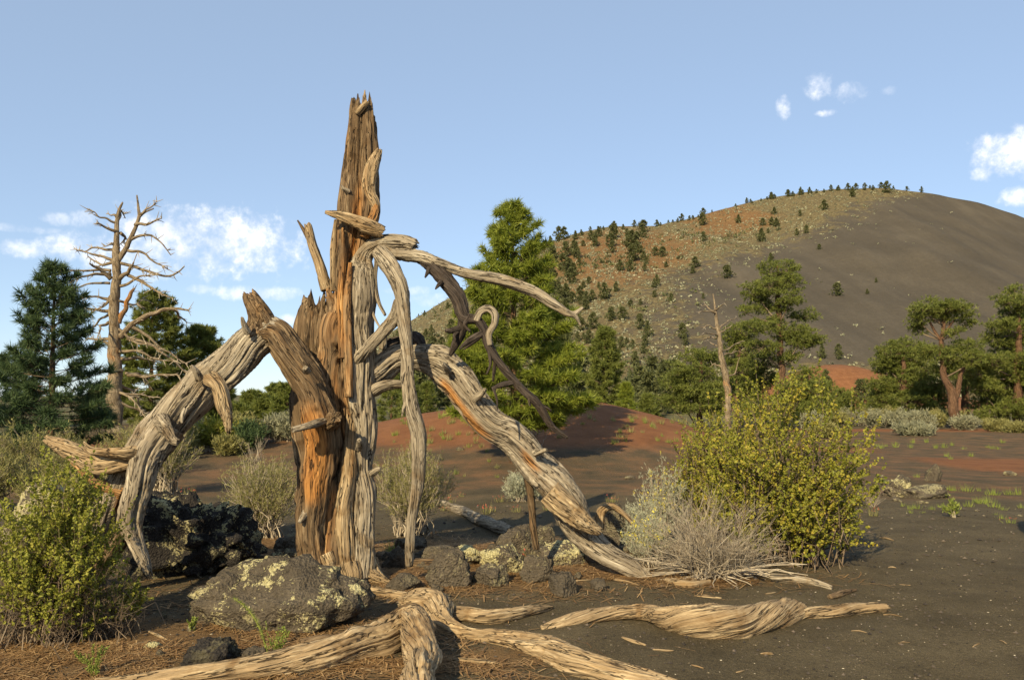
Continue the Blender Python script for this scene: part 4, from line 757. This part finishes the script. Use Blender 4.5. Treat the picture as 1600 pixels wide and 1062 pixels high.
# ------------------------------------------------------------------ rocks
bm_ = bmesh.new(); bmesh.ops.create_icosphere(bm_, subdivisions=5, radius=1.0); ICO6 = (np.array([v.co[:] for v in bm_.verts]), np.array([[v.index for v in f.verts] for f in bm_.faces])); bm_.free()
bm_ = bmesh.new(); bmesh.ops.create_icosphere(bm_, subdivisions=4, radius=1.0); ICO4 = (np.array([v.co[:] for v in bm_.verts]), np.array([[v.index for v in f.verts] for f in bm_.faces])); bm_.free()
bm_ = bmesh.new(); bmesh.ops.create_icosphere(bm_, subdivisions=3, radius=1.0); ICO3 = (np.array([v.co[:] for v in bm_.verts]), np.array([[v.index for v in f.verts] for f in bm_.faces])); bm_.free()
def rock(px, py, wpx, hpx, label, mat='rock', deep=.8, rough=.07, facets=12, lichen=1., group=None, big=False, cat='rock', name='lava_rock', sink=.25, seed=None, cavern=0.):
    g = gp(px, py); s = g[1] / F; a = wpx * s / 2; c = hpx * s * .62; b = a * deep; g = g + [0, b * .55, 0]; g[2] = float(gz(g[0], g[1]))
    D, f = ICO6 if big else (ICO3 if wpx < 16 else ICO4); r_ = np.random.default_rng(seed if seed is not None else int(px * 7 + py)); pn = unit(r_.normal(size=(facets, 3))); pd = r_.uniform(.62, .95, facets)
    r = np.min(np.where(D @ pn.T > .05, pd / np.maximum(D @ pn.T, .05), 9), 1); r = np.minimum(r, 1.15)
    e = px * .37; r = r * (1 + rough * fbm(D * 2.6 + e, 5, .6) + rough * .5 * fbm(D * 11 + e, 3))
    if cavern: r = r * (1 - cavern * sm(1 - np.abs(vn(D * 3.4 + e)), .72, 1.) - cavern * .6 * sm(1 - np.abs(vn(D * 8. + e)), .70, 1.))
    V = D * r[:, None] * [a, b, c] + g + [0, 0, c * (1 - sink * 2) * .62]
    lc = lichen * np.clip(.55 + .6 * D[:, 2] + .35 * vn(D * 1.7 + e), 0, 1)
    return mk(name, V, f, M[mat], None, loc=g, attrs={'lichen': lc}, label=label, cat=cat, group=group)
rock(290, 898, 200, 150, 'craggy black lava boulder under the arching dead limb', 'lava', .8, .16, 9, 1.2, big=True, cavern=.22, sink=.2, cat='boulder', name='lava_boulder')
rock(232, 862, 120, 100, 'black lava boulder with lichen behind the hanging branch', 'lava', .8, .15, 9, 1., big=True, cavern=.2, cat='boulder', name='lava_boulder')
rock(425, 982, 255, 112, 'large grey faceted boulder with yellow lichen before the snag', 'rock', .62, .09, 10, 1.2, big=True, cat='boulder', name='boulder', seed=5, sink=.3, cavern=.05)
rock(350, 975, 120, 80, 'smaller dark rock against the left side of the large boulder', 'rock', .8, .1, 10, .7, big=True, cavern=.06)
rock(328, 1046, 88, 64, 'dark pitted rock above the weathered root', 'lava', .8, .12, 10, .15, big=True, cavern=.1)
rock(45, 850, 110, 110, 'pale lichen spotted rock behind the left bush', 'lichen_rock', .8, .1, 10, .9, big=True)
R_ = [(722, 882, 56, 26, 'lichen_rock', 1.3, 'low block crusted with yellow lichen behind the flat stones'), (762, 884, 26, 26, 'lichen_rock', 1.3, 'small square stone with yellow lichen beside the low block'), (815, 872, 62, 52, 'rock', .5, 'dark pyramid shaped rock between lichen crusted stones'),
      (792, 895, 56, 46, 'lichen_rock', 1.2, 'jagged stone splashed with yellow lichen below the pyramid rock'), (885, 884, 76, 42, 'lichen_rock', 1.3, 'rounded stone covered in yellow lichen beside the right limb'), (930, 880, 40, 40, 'lichen_rock', 1., 'lichen stone tucked under the right limb foot'),
      (705, 918, 64, 52, 'rock', .2, 'rough brown rock with cracked face right of the snag'), (688, 884, 70, 26, 'rock', .1, 'flat pinkish slab beside the drooping branch foot'), (768, 914, 46, 32, 'rock', .5, 'small grey rock casting a shadow below the lichen stones'), (838, 908, 54, 36, 'rock', .3, 'grey wedge rock right of the shadow casting rock'),
      (878, 930, 40, 34, 'rock', 0., 'sloping dark rock set in the cinder'), (935, 922, 24, 18, 'rock', 0., 'small dark stone near the right limb foot'), (625, 922, 50, 22, 'rock', .1, 'low grey stone close to the snag roots'), (617, 888, 34, 30, 'rock', 0., 'dark knobbly stone left of the drooping branch foot'),
      (852, 852, 30, 30, 'rock', .4, 'blocky stone behind the upright dead stick'), (968, 858, 46, 66, 'rock', .2, 'tall dark cracked rock behind the right limb foot'), (640, 856, 40, 20, 'rock', .2, 'pale flat stone behind the low dark log'), (456, 862, 46, 26, 'rock', .2, 'grey stone by the dry brush left of the snag'),
      (395, 1040, 30, 30, 'rock', 0., 'pair of upright dark chips above the root'), (960, 786, 0, 0, '', 0, '')]
for (px, py, w_, h_, m_, li, lb) in R_:
    if w_: rock(px, py, w_ * 1.1, h_ * 1.15, lb, m_, .9, .085, 8, li, cavern=.05, big=True)
for i in range(46):
    px, py = (U(600, 1000), U(838, 935)) if i < 34 else (U(200, 640), U(960, 1050)) if i < 40 else (U(420, 480), U(850, 885))
    rock(px, py, U(8, 26), U(6, 18), 'small rough cinder stone among the rocks by the snag', 'rock' if i % 3 else 'lichen_rock', .9, .16, 9, .3 if i % 3 else 1., group='small stones by the snag', name='stone', cat='stone', cavern=.08)
rock(1412, 776, 44, 36, 'lichen crusted rough outcrop on the cinder plain', 'lichen_rock', .8, .2, 10, 1.0, big=True, cavern=.15, cat='rock')
rock(1462, 752, 24, 34, 'upright dark rock at the back of the plain outcrop', 'rock', .8, .1, 10, .4)
rock(1456, 778, 70, 24, 'low tan rock beside the lichen crusted outcrop', 'lichen_rock', .8, .1, 10, .55)
rock(1580, 743, 18, 8, 'small pale stone on the red cinder band', 'lichen_rock', .8, .1, 10, .8)
for (px, py, w_, h_) in [(1400, 782, 12, 6), (1408, 784, 10, 5), (1440, 786, 14, 5), (1528, 798, 10, 3), (1594, 806, 10, 4), (1448, 786, 8, 3), (1522, 822, 5, 2), (1495, 830, 5, 2), (1428, 815, 6, 2), (1366, 762, 6, 3), (1380, 745, 8, 4), (985, 748, 14, 6), (718, 704, 12, 6), (1498, 806, 8, 3)]:
    rock(px, py, w_, h_, 'small pale stone half buried in the cinder plain', 'lichen_rock', .8, .1, 9, .5, group='small stones on the plain', name='stone', cat='stone')

# ------------------------------------------------------------------ shrubs
def shrub(px, py, wpx, hpx, label, leaf='brush', style='blade', stems=40, twigs=7, nl=8, size=.03, w=.004, twig_mat='twig', flower=0., group=None, deep=.8, lean=0., name='shrub', cat='shrub', up=.5, spread=1., tr=.006, bare=.3, base=.2, hvar=.5, wob=.03):
    g = gp(px, py); s = g[1] / F; a = wpx * s / 2; h = hpx * s; g = g + [0, a * deep * .3, 0]; g[2] = float(gz(g[0], g[1])) - .02
    t = root(name, g, label, cat, group); n = stems; ph = U(0, 6.28, n); rho = np.sqrt(U(0, 1, n)) * spread
    e = np.stack([a * rho * np.cos(ph) + lean * a, a * deep * rho * np.sin(ph), h * (.42 + .58 * np.sqrt(np.maximum(1 - rho ** 2 * .85, 0))) * U(hvar, 1.06, n)], -1)
    st = rng.normal(size=(n, 3)) * [a * base, a * base, 0]; ctrl = st + (e - st) * np.array([.30, .30, .55]); k = np.linspace(0, 1, 7)[None, :, None]
    P = (1 - k) ** 2 * st[:, None] + 2 * k * (1 - k) * ctrl[:, None] + k * k * e[:, None]; P[:, 1:-1] += rng.normal(size=(n, 5, 3)) * wob * h
    R = tr * h * U(.7, 1.4, (n, 1)) * np.linspace(1.6, .35, 7)[None]
    parts = [batch_tubes(P + g, R, 3)]
    m = twigs; i = np.repeat(np.arange(n), m); sj = bare + (1 - bare) * U(0, 1, n * m) ** .8; kk = sj * 6; lo_ = np.clip(kk.astype(int), 0, 5); fr = (kk - lo_)[:, None]
    p0 = P[i, lo_] * (1 - fr) + P[i, lo_ + 1] * fr; tg = unit(P[i, lo_ + 1] - P[i, lo_]); out_ = unit(p0 * [1, 1, .3] + 1e-6)
    d = unit(tg * .7 + out_ * .35 + rng.normal(size=(n * m, 3)) * .42 + [0, 0, up]); L = h * U(.09, .24, n * m); s4 = np.linspace(0, 1, 3)[None, :, None]
    T = p0[:, None] + d[:, None] * L[:, None, None] * s4 + np.array([0, 0, .12])[None, None] * (L[:, None, None] * s4 ** 2); parts.append(batch_tubes(T + g, np.tile(tr * h * np.array([.45, .36, .2]), (n * m, 1)), 3))
    V, f = join(parts); mk('stems', V, f, M[twig_mat], t, attrs={'shade': np.repeat(U(0, 1, len(V) // 2 + 1), 2)[:len(V)]}, kind='stuff')
    if leaf:
        j = np.repeat(np.arange(n * m), nl); sq = U(.25, 1.08, len(j))[:, None]; O = T[j, 0] * (1 - sq) + T[j, 2] * sq + rng.normal(size=(len(j), 3)) * size * .5 + g
        if style == 'leaf': V, f, sh = leaves(O, size); sh = np.repeat(np.clip(.55 * np.repeat(U(0, 1, n * m), nl) + .45 * U(0, 1, len(j)), 0, 1), 4)
        else: V, f, sh = needles(O, unit(d[j] + [0, 0, .25]), np.full(len(O), size), 2, w * 1.35, 1.3)
        mk('foliage', V, f, M[leaf], t, smooth=False, attrs={'shade': sh}, kind='stuff')
    if flower:
        kf = np.nonzero((U(0, 1, n * m) < flower) & (T[:, 2, 2] > .5 * h))[0]; j = np.repeat(kf, 6); O = T[j, 2] + rng.normal(size=(len(j), 3)) * [.008, .008, .014] + g
        V, f, sh = leaves(O, .010); mk('flowers', V, f, M['yellow'], t, smooth=False, attrs={'shade': sh}, kind='stuff')
    return t
# currant bush, two trunks of foliage, and the dry shrub before it
shrub(1236, 884, 262, 266, 'large yellow green leafy currant bush on open cinder', 'currant', 'leaf', 112, 11, 24, .0165, twig_mat='twig_dark', lean=.10, up=.5, bare=.06, deep=.8, tr=.0034, base=.30, hvar=.36, wob=.04)
shrub(1128, 850, 150, 212, 'upright leafy currant bush behind the yellow tipped rabbitbrush', 'currant', 'leaf', 80, 12, 17, .0155, twig_mat='twig_dark', up=.6, bare=.2, tr=.004, base=.36, hvar=.4)
shrub(1112, 905, 205, 132, 'tangled grey leafless twig shrub in front of the currant bush', None, twig_mat='twig', stems=190, twigs=13, up=.2, bare=.15, tr=.0042, spread=1.15, base=.2, hvar=.3, wob=.05)
def floor_twigs():
    n = 90; c = gp(1120, 898); ph = U(0, 6.28, n); L = U(.35, .8, n); s = np.linspace(0, 1, 6)[None, :, None]; dr = np.stack([np.cos(ph) * 1.1, np.sin(ph) * .6, U(.02, .3, n)], -1)
    P = c + dr[:, None] * L[:, None, None] * s + np.array([0, 0, -.12]) * (s ** 2) * L[:, None, None] + rng.normal(size=(n, 6, 3)) * .014; P[..., 2] = np.maximum(P[..., 2], gz(P[..., 0], P[..., 1]) + .006)
    V, f = batch_tubes(P, np.tile(np.linspace(.011, .003, 6), (n, 1)) * U(.6, 1.3, (n, 1)), 5); mk('fallen_twigs', V, f, M['twig'], None, loc=c, attrs={'shade': U(.3, 1, len(V))}, label='pale fallen twigs splayed under the leafless shrub', cat='twigs', kind='stuff')
floor_twigs()
shrub(1176, 872, 84, 128, 'pale rabbitbrush with yellow tips between currant and dry twigs', 'sage_grey', 'blade', 46, 8, 9, .045, .0022, flower=.35, up=1.2)
shrub(1038, 856, 74, 124, 'tall pale rabbitbrush with yellow tips left of the currant', 'sage_grey', 'blade', 34, 8, 9, .045, .0022, flower=.4, up=1.2)
shrub(1010, 858, 90, 72, 'pale grey rounded sagebrush behind the right limb foot', 'sage_grey', 'blade', 50, 8, 9, .04, .0022, flower=.0, up=.9)
shrub(1014, 888, 76, 78, 'yellow flowered rabbitbrush beside the right limb foot', 'sage_grey', 'blade', 40, 8, 9, .04, .0022, flower=.4, up=1.1)
# brush round the snag
shrub(408, 842, 148, 122, 'dry olive rabbitbrush left of the snag trunk', 'brush', 'blade', 95, 10, 9, .045, .0024, up=.8, bare=.3)
shrub(640, 838, 130, 132, 'olive rabbitbrush behind the drooping branch', 'brush', 'blade', 95, 10, 9, .045, .0024, up=.8, bare=.3)
shrub(250, 775, 110, 125, 'olive brush clump behind the left limb', 'brush', 'blade', 70, 9, 8, .06, .004, up=.8)
shrub(205, 745, 100, 80, 'low olive brush at the foot of the bare dead pine', 'brush', 'blade', 50, 8, 7, .08, .006, up=.8)
shrub(72, 1010, 175, 262, 'large yellow green bush with dead lower twigs at the left', 'brush_green', 'leaf', 112, 11, 22, .0120, twig_mat='twig_dark', up=.6, bare=.24, tr=.003, deep=1.0, base=.34, hvar=.36, wob=.05)
shrub(120, 1005, 200, 130, 'tangle of dark dead twigs under the large left bush', None, twig_mat='twig_dark', stems=110, twigs=10, up=.15, tr=.005, base=.4, hvar=.2, wob=.06, bare=.1)
shrub(190, 990, 80, 84, 'small yellow green bush tucked beside the large left bush', 'brush_green', 'leaf', 30, 8, 10, .0105, twig_mat='twig_dark', up=.3, bare=.35, tr=.004)
shrub(10, 1010, 120, 200, 'bare grey dead bush at the far left', None, twig_mat='twig_dark', stems=40, twigs=9, up=.3, tr=.003, base=.3, hvar=.3, wob=.05)
for (px, py, w_, h_) in [(20, 760, 110, 90), (110, 775, 120, 90), (60, 800, 110, 70), (-20, 800, 100, 90), (150, 800, 80, 70)]:
    shrub(px, py, w_, h_, 'dry olive brush in the shade below the dark pine', 'brush', 'blade', 50, 8, 8, .07, .005, group='brush below the dark pine', up=.8)
for (px, py, w_, h_, m_) in [(300, 700, 70, 46, 'sage'), (330, 706, 70, 50, 'brush_green'), (375, 700, 60, 46, 'brush'), (388, 704, 40, 40, 'pine_dark'), (430, 690, 50, 34, 'sage'), (455, 690, 40, 40, 'sage'), (275, 712, 60, 44, 'brush'), (355, 712, 40, 26, 'brush')]:
    shrub(px, py, w_, h_, {'brush': 'olive brush clump', 'sage': 'pale grey sagebrush clump', 'brush_green': 'yellow green round brush clump', 'pine_dark': 'dark green round juniper clump'}[m_] + ' along the far edge under the arch', m_, 'blade', 44, 8, 8, .13, .011, group='brush clumps under the arch', up=.6)
for (px, py, w_, h_, m_) in [(1300, 668, 60, 22, 'brush'), (1325, 666, 50, 24, 'sage'), (1350, 665, 50, 26, 'brush'), (1372, 668, 50, 24, 'sage'), (1392, 667, 50, 26, 'brush'), (1418, 668, 46, 26, 'sage'), (1440, 672, 50, 26, 'sage'), (1462, 670, 40, 24, 'brush'), (1484, 668, 56, 28, 'brush'), (1508, 672, 40, 20, 'sage'), (1432, 680, 60, 14, 'sage'), (1290, 684, 40, 18, 'brush'), (1270, 672, 40, 24, 'sage'), (1560, 674, 44, 14, 'brush'), (1595, 676, 44, 12, 'brush')]:
    shrub(px, py, w_, h_, {'brush': 'olive brush clump', 'sage': 'pale grey sagebrush clump'}[m_] + ' in the row before the far pines', m_, 'blade', 46, 8, 8, .20, .018, group='sagebrush row before the pines', up=.6)
shrub(812, 784, 46, 44, 'small round grey sagebrush at the foot of the mound', 'sage_grey', 'blade', 40, 8, 8, .06, .004, up=.7)
shrub(838, 782, 26, 34, 'tiny grey sagebrush behind the upright dead stick', 'sage_grey', 'blade', 24, 7, 8, .06, .004, up=.7)
shrub(830, 700, 60, 60, 'leafless grey twigs under the bright conical pine', None, twig_mat='twig', stems=26, twigs=6, up=.2)
shrub(395, 740, 60, 60, 'leafless grey bush behind the olive rabbitbrush', None, twig_mat='twig', stems=20, twigs=7, up=.5)
shrub(1366, 792, 40, 32, 'sparse dry grey plant right of the currant bush', None, twig_mat='twig', stems=30, twigs=6, up=.5)
shrub(1491, 808, 26, 26, 'little candelabra plant with pale stems on the cinder plain', 'green', 'blade', 14, 4, 6, .05, .006, up=1., twig_mat='speck', tr=.02)
# low plants
for (px, py, w_, h_, lb) in [(430, 1042, 44, 66, 'spindly green plant growing above the bent root'), (140, 1060, 50, 62, 'bright green sprig in the needle litter below the left bush'), (300, 985, 20, 26, 'small green sprig left of the large boulder'), (612, 866, 10, 22, 'tiny green sprig')]:
    if lb != 'tiny green sprig': shrub(px, py, w_, h_, lb, 'green', 'leaf', 9, 8, 10, .006, twig_mat='green', up=.6, name='small_plant', cat='plant', bare=.1, tr=.006)
def weed_stalk():
    C = px_path([(420, 1010, 1.6, 5.6), (400, 975, 1.3, 5.55), (378, 950, 1., 5.5), (362, 937, .6, 5.5)]); t = root('weed_stalk', gp(420, 1022), 'thin pale weed stalk leaning across the large boulder', 'plant'); C[0, :3] = ROOT[t.name] - [0, 0, .01]
    C[1:, 1] = C[0, 1] + np.array([-.03, -.05, -.06]); V, Fs, at = tube_mesh(C, seg=6, step=.02, rough=.05, crack=0); mk('stem', V, Fs, M['green'], t, attrs={'shade': np.full(len(V), .9)})
    Q = spline(C, 40)[4:, :3]; O = np.repeat(Q, 5, 0); V, f, sh = needles(O, np.tile([0, 0, .6], (len(O), 1)), np.full(len(O), .03), 2, .002, .6); mk('leaves', V, f, M['green'], t, attrs={'shade': sh})
weed_stalk()
def tuft(px, py, hpx, label, group, mat='green', tip=None, name='plant_tuft', wide=.5, n=22):
    g = gp(px, py); s = g[1] / F; h = hpx * s; t = root(name, g, label, 'plant', group); O = g + rng.normal(size=(n, 3)) * [h * wide * .45, h * wide * .45, 0]; O[:, 2] = gz(O[:, 0], O[:, 1]) - .005
    D = unit((O - g) * [.7, .7, 0] / max(h, .01) + [0, 0, 1.2] + rng.normal(size=(n, 3)) * .2); V, f, sh = needles(O, D, h * U(.6, 1.35, n), 2, h * .03, 6.); mk('blades', V, f, M[mat], t, attrs={'shade': sh}, kind='stuff')
    if tip:
        k = n // 2; O2 = O[:k] + D[:k] * h * U(.5, .95, (k, 1)); V, f, sh = leaves(np.repeat(O2, 3, 0) + rng.normal(size=(k * 3, 3)) * h * .06, h * .07); mk('flowers', V, f, M[tip], t, attrs={'shade': sh}, kind='stuff')
for (cx, cy) in [(600,345),(625,355),(655,345),(710,335),(705,350),(790,352),(800,325),(880,322),(930,355),(970,352),(1020,340),(1080,360),(1215,352),(1240,358),(1270,360),(1300,325),(985,400),(1010,415),(1125,400),(555,325),(1165,590)]:
    tuft(1200 + cx / 3.54, 600 + cy / 3.54, U(5, 9), 'small green tuft on the far cinder plain', 'green tufts on the far plain')
for (cx, cy, h) in [(630,545,9),(1030,590,10),(1100,592,12),(1250,612,12),(1340,612,10),(1390,612,12),(1180,660,12),(1215,655,12),(1250,680,12),(1105,678,11),(785,690,9),(785,712,7),(820,688,9),(910,692,8),(860,712,5),(955,680,7),(1300,697,8),(1405,684,8),(1255,722,5),(1290,742,7),(745,675,6),(1235,612,10),(1005,585,8),(825,515,7),(1158,655,9)]:
    tuft(1200 + cx / 3.54, 600 + cy / 3.54, h, 'leafy green tuft near the lichen crusted outcrop', 'green tufts near the outcrop', wide=.75)
tuft(1579, 817, 10, 'green tuft with red flowers by the pointed shadow', None, 'green', 'red', 'flower', .7)
tuft(1366, 806, 18, 'red flower spray right of the currant bush', None, 'brush', 'red', 'flower', .5, 12)
for (px, py, h) in [(759, 803, 18), (805, 800, 12), (705, 785, 12), (735, 803, 9), (783, 784, 12), (855, 797, 10), (953, 784, 12), (690, 798, 9), (771, 799, 10), (722, 776, 8), (292, 775, 14), (302, 770, 10)]:
    tuft(px, py, h, 'red flowering plant on the cinder below the mound', 'red flowers below the mound', 'brush', 'red', 'flower', .6, 14)
tuft(994, 824, 20, 'red flower beside the yellow flowered rabbitbrush', None, 'red', 'red', 'flower', .4, 22); tuft(816, 880, 22, 'red flower growing among the lichen crusted stones', None, 'brush', 'red', 'flower', .35, 22)
tuft(612, 868, 22, 'single green sprig behind the flat stones', None, 'green', None, 'plant_tuft', .3, 20)
for i in range(95):
    px, py = (U(610, 760), U(640, 700)) if i < 40 else (U(985, 1090), U(652, 692)) if i < 70 else (U(850, 1000), U(640, 700)) if i < 85 else (U(700, 800), U(690, 750))
    tuft(px, py, U(5, 11), 'small olive tuft on the red cinder mound', 'tufts on the red mound', 'brush' if i % 2 else 'green', n=20)

# ------------------------------------------------------------------ litter, pebbles
def litter():
    O = []
    for (cx, cy, rx, ry, s) in LITTER:
        if cy > 12: continue
        n = int(8000 * rx * ry * s); O.append(np.stack([cx + rng.normal(size=n) * rx * .62, cy + rng.normal(size=n) * ry * .62], -1))
    O = np.vstack(O); n = len(O); dn = np.minimum(1, .5 + .9 * vn(v3(O[:, 0] * 3, O[:, 1] * 3, 2.))); O = O[U(0, 1, n) < dn]; n = len(O)
    z = gz(O[:, 0], O[:, 1]) + U(.002, .016, n); a = U(0, 6.28, n); L = U(.03, .10, n); d = np.stack([np.cos(a), np.sin(a), U(-.12, .16, n)], -1); c = np.column_stack([O, z]); s = np.stack([-np.sin(a), np.cos(a), 0 * a], -1) * U(.0015, .0042, n)[:, None]
    V = np.stack([c - d * L[:, None] - s, c - d * L[:, None] + s, c + d * L[:, None] + s + [0, 0, .003], c + d * L[:, None] - s + [0, 0, .003]], 1).reshape(-1, 3); f = np.arange(n * 4).reshape(-1, 4)
    mk('needle_litter', V, f, M['litter'], None, smooth=False, attrs={'shade': np.repeat(U(0, 1, n), 4)}, kind='stuff', label='brown fallen pine needles matted on the ground', cat='needles')
litter()
def pebbles(n, lo, hi, mat, name, label, flat, ymax=13., pos=None):
    px = U(-250, 1850, n); py = 630 + 1 / (1 / (ymax * 36.) + U(0, 1, n) * 0 + 0) * 0 + U(790, 1150, n) - 630 if pos is None else pos
    g = G(px, py); s = U(lo, hi, n) ** 1 * (g[:, 1] / 7); oc = np.array([[1, 0, 0], [-1, 0, 0], [0, 1, 0], [0, -1, 0], [0, 0, 1], [0, 0, -1.]]); fo = np.array([[0, 2, 4], [2, 1, 4], [1, 3, 4], [3, 0, 4], [2, 0, 5], [1, 2, 5], [3, 1, 5], [0, 3, 5]])
    a = U(0, 6.28, n); o = oc[None] * U(.5, 1.3, (n, 6, 1)) * np.array([1, flat[0], flat[1]]); R = np.stack([np.stack([np.cos(a), -np.sin(a), 0 * a], -1), np.stack([np.sin(a), np.cos(a), 0 * a], -1), np.tile([0, 0, 1.], (n, 1))], 1)
    V = np.einsum('nij,nkj->nki', R, o) * s[:, None, None] + g[:, None] + np.array([0, 0, .2])[None, None] * s[:, None, None]; f = (fo[None] + (np.arange(n) * 6)[:, None, None]).reshape(-1, 3)
    mk(name, V.reshape(-1, 3), f, M[mat], None, smooth=False, attrs={'shade': np.repeat(U(0, 1, n), 6)}, kind='stuff', label=label, cat='pebbles')
pebbles(13000, .003, .010, 'pebble', 'cinder_pebbles', 'loose dark cinder pebbles over the foreground', (.9, .7))
pebbles(1500, .010, .024, 'pebble', 'cinder_chunks', 'larger loose cinder chunks over the foreground', (.9, .7))
pebbles(900, .004, .014, 'speck', 'pale_chips', 'tiny pale wood and pumice chips on the cinder', (.45, .3))
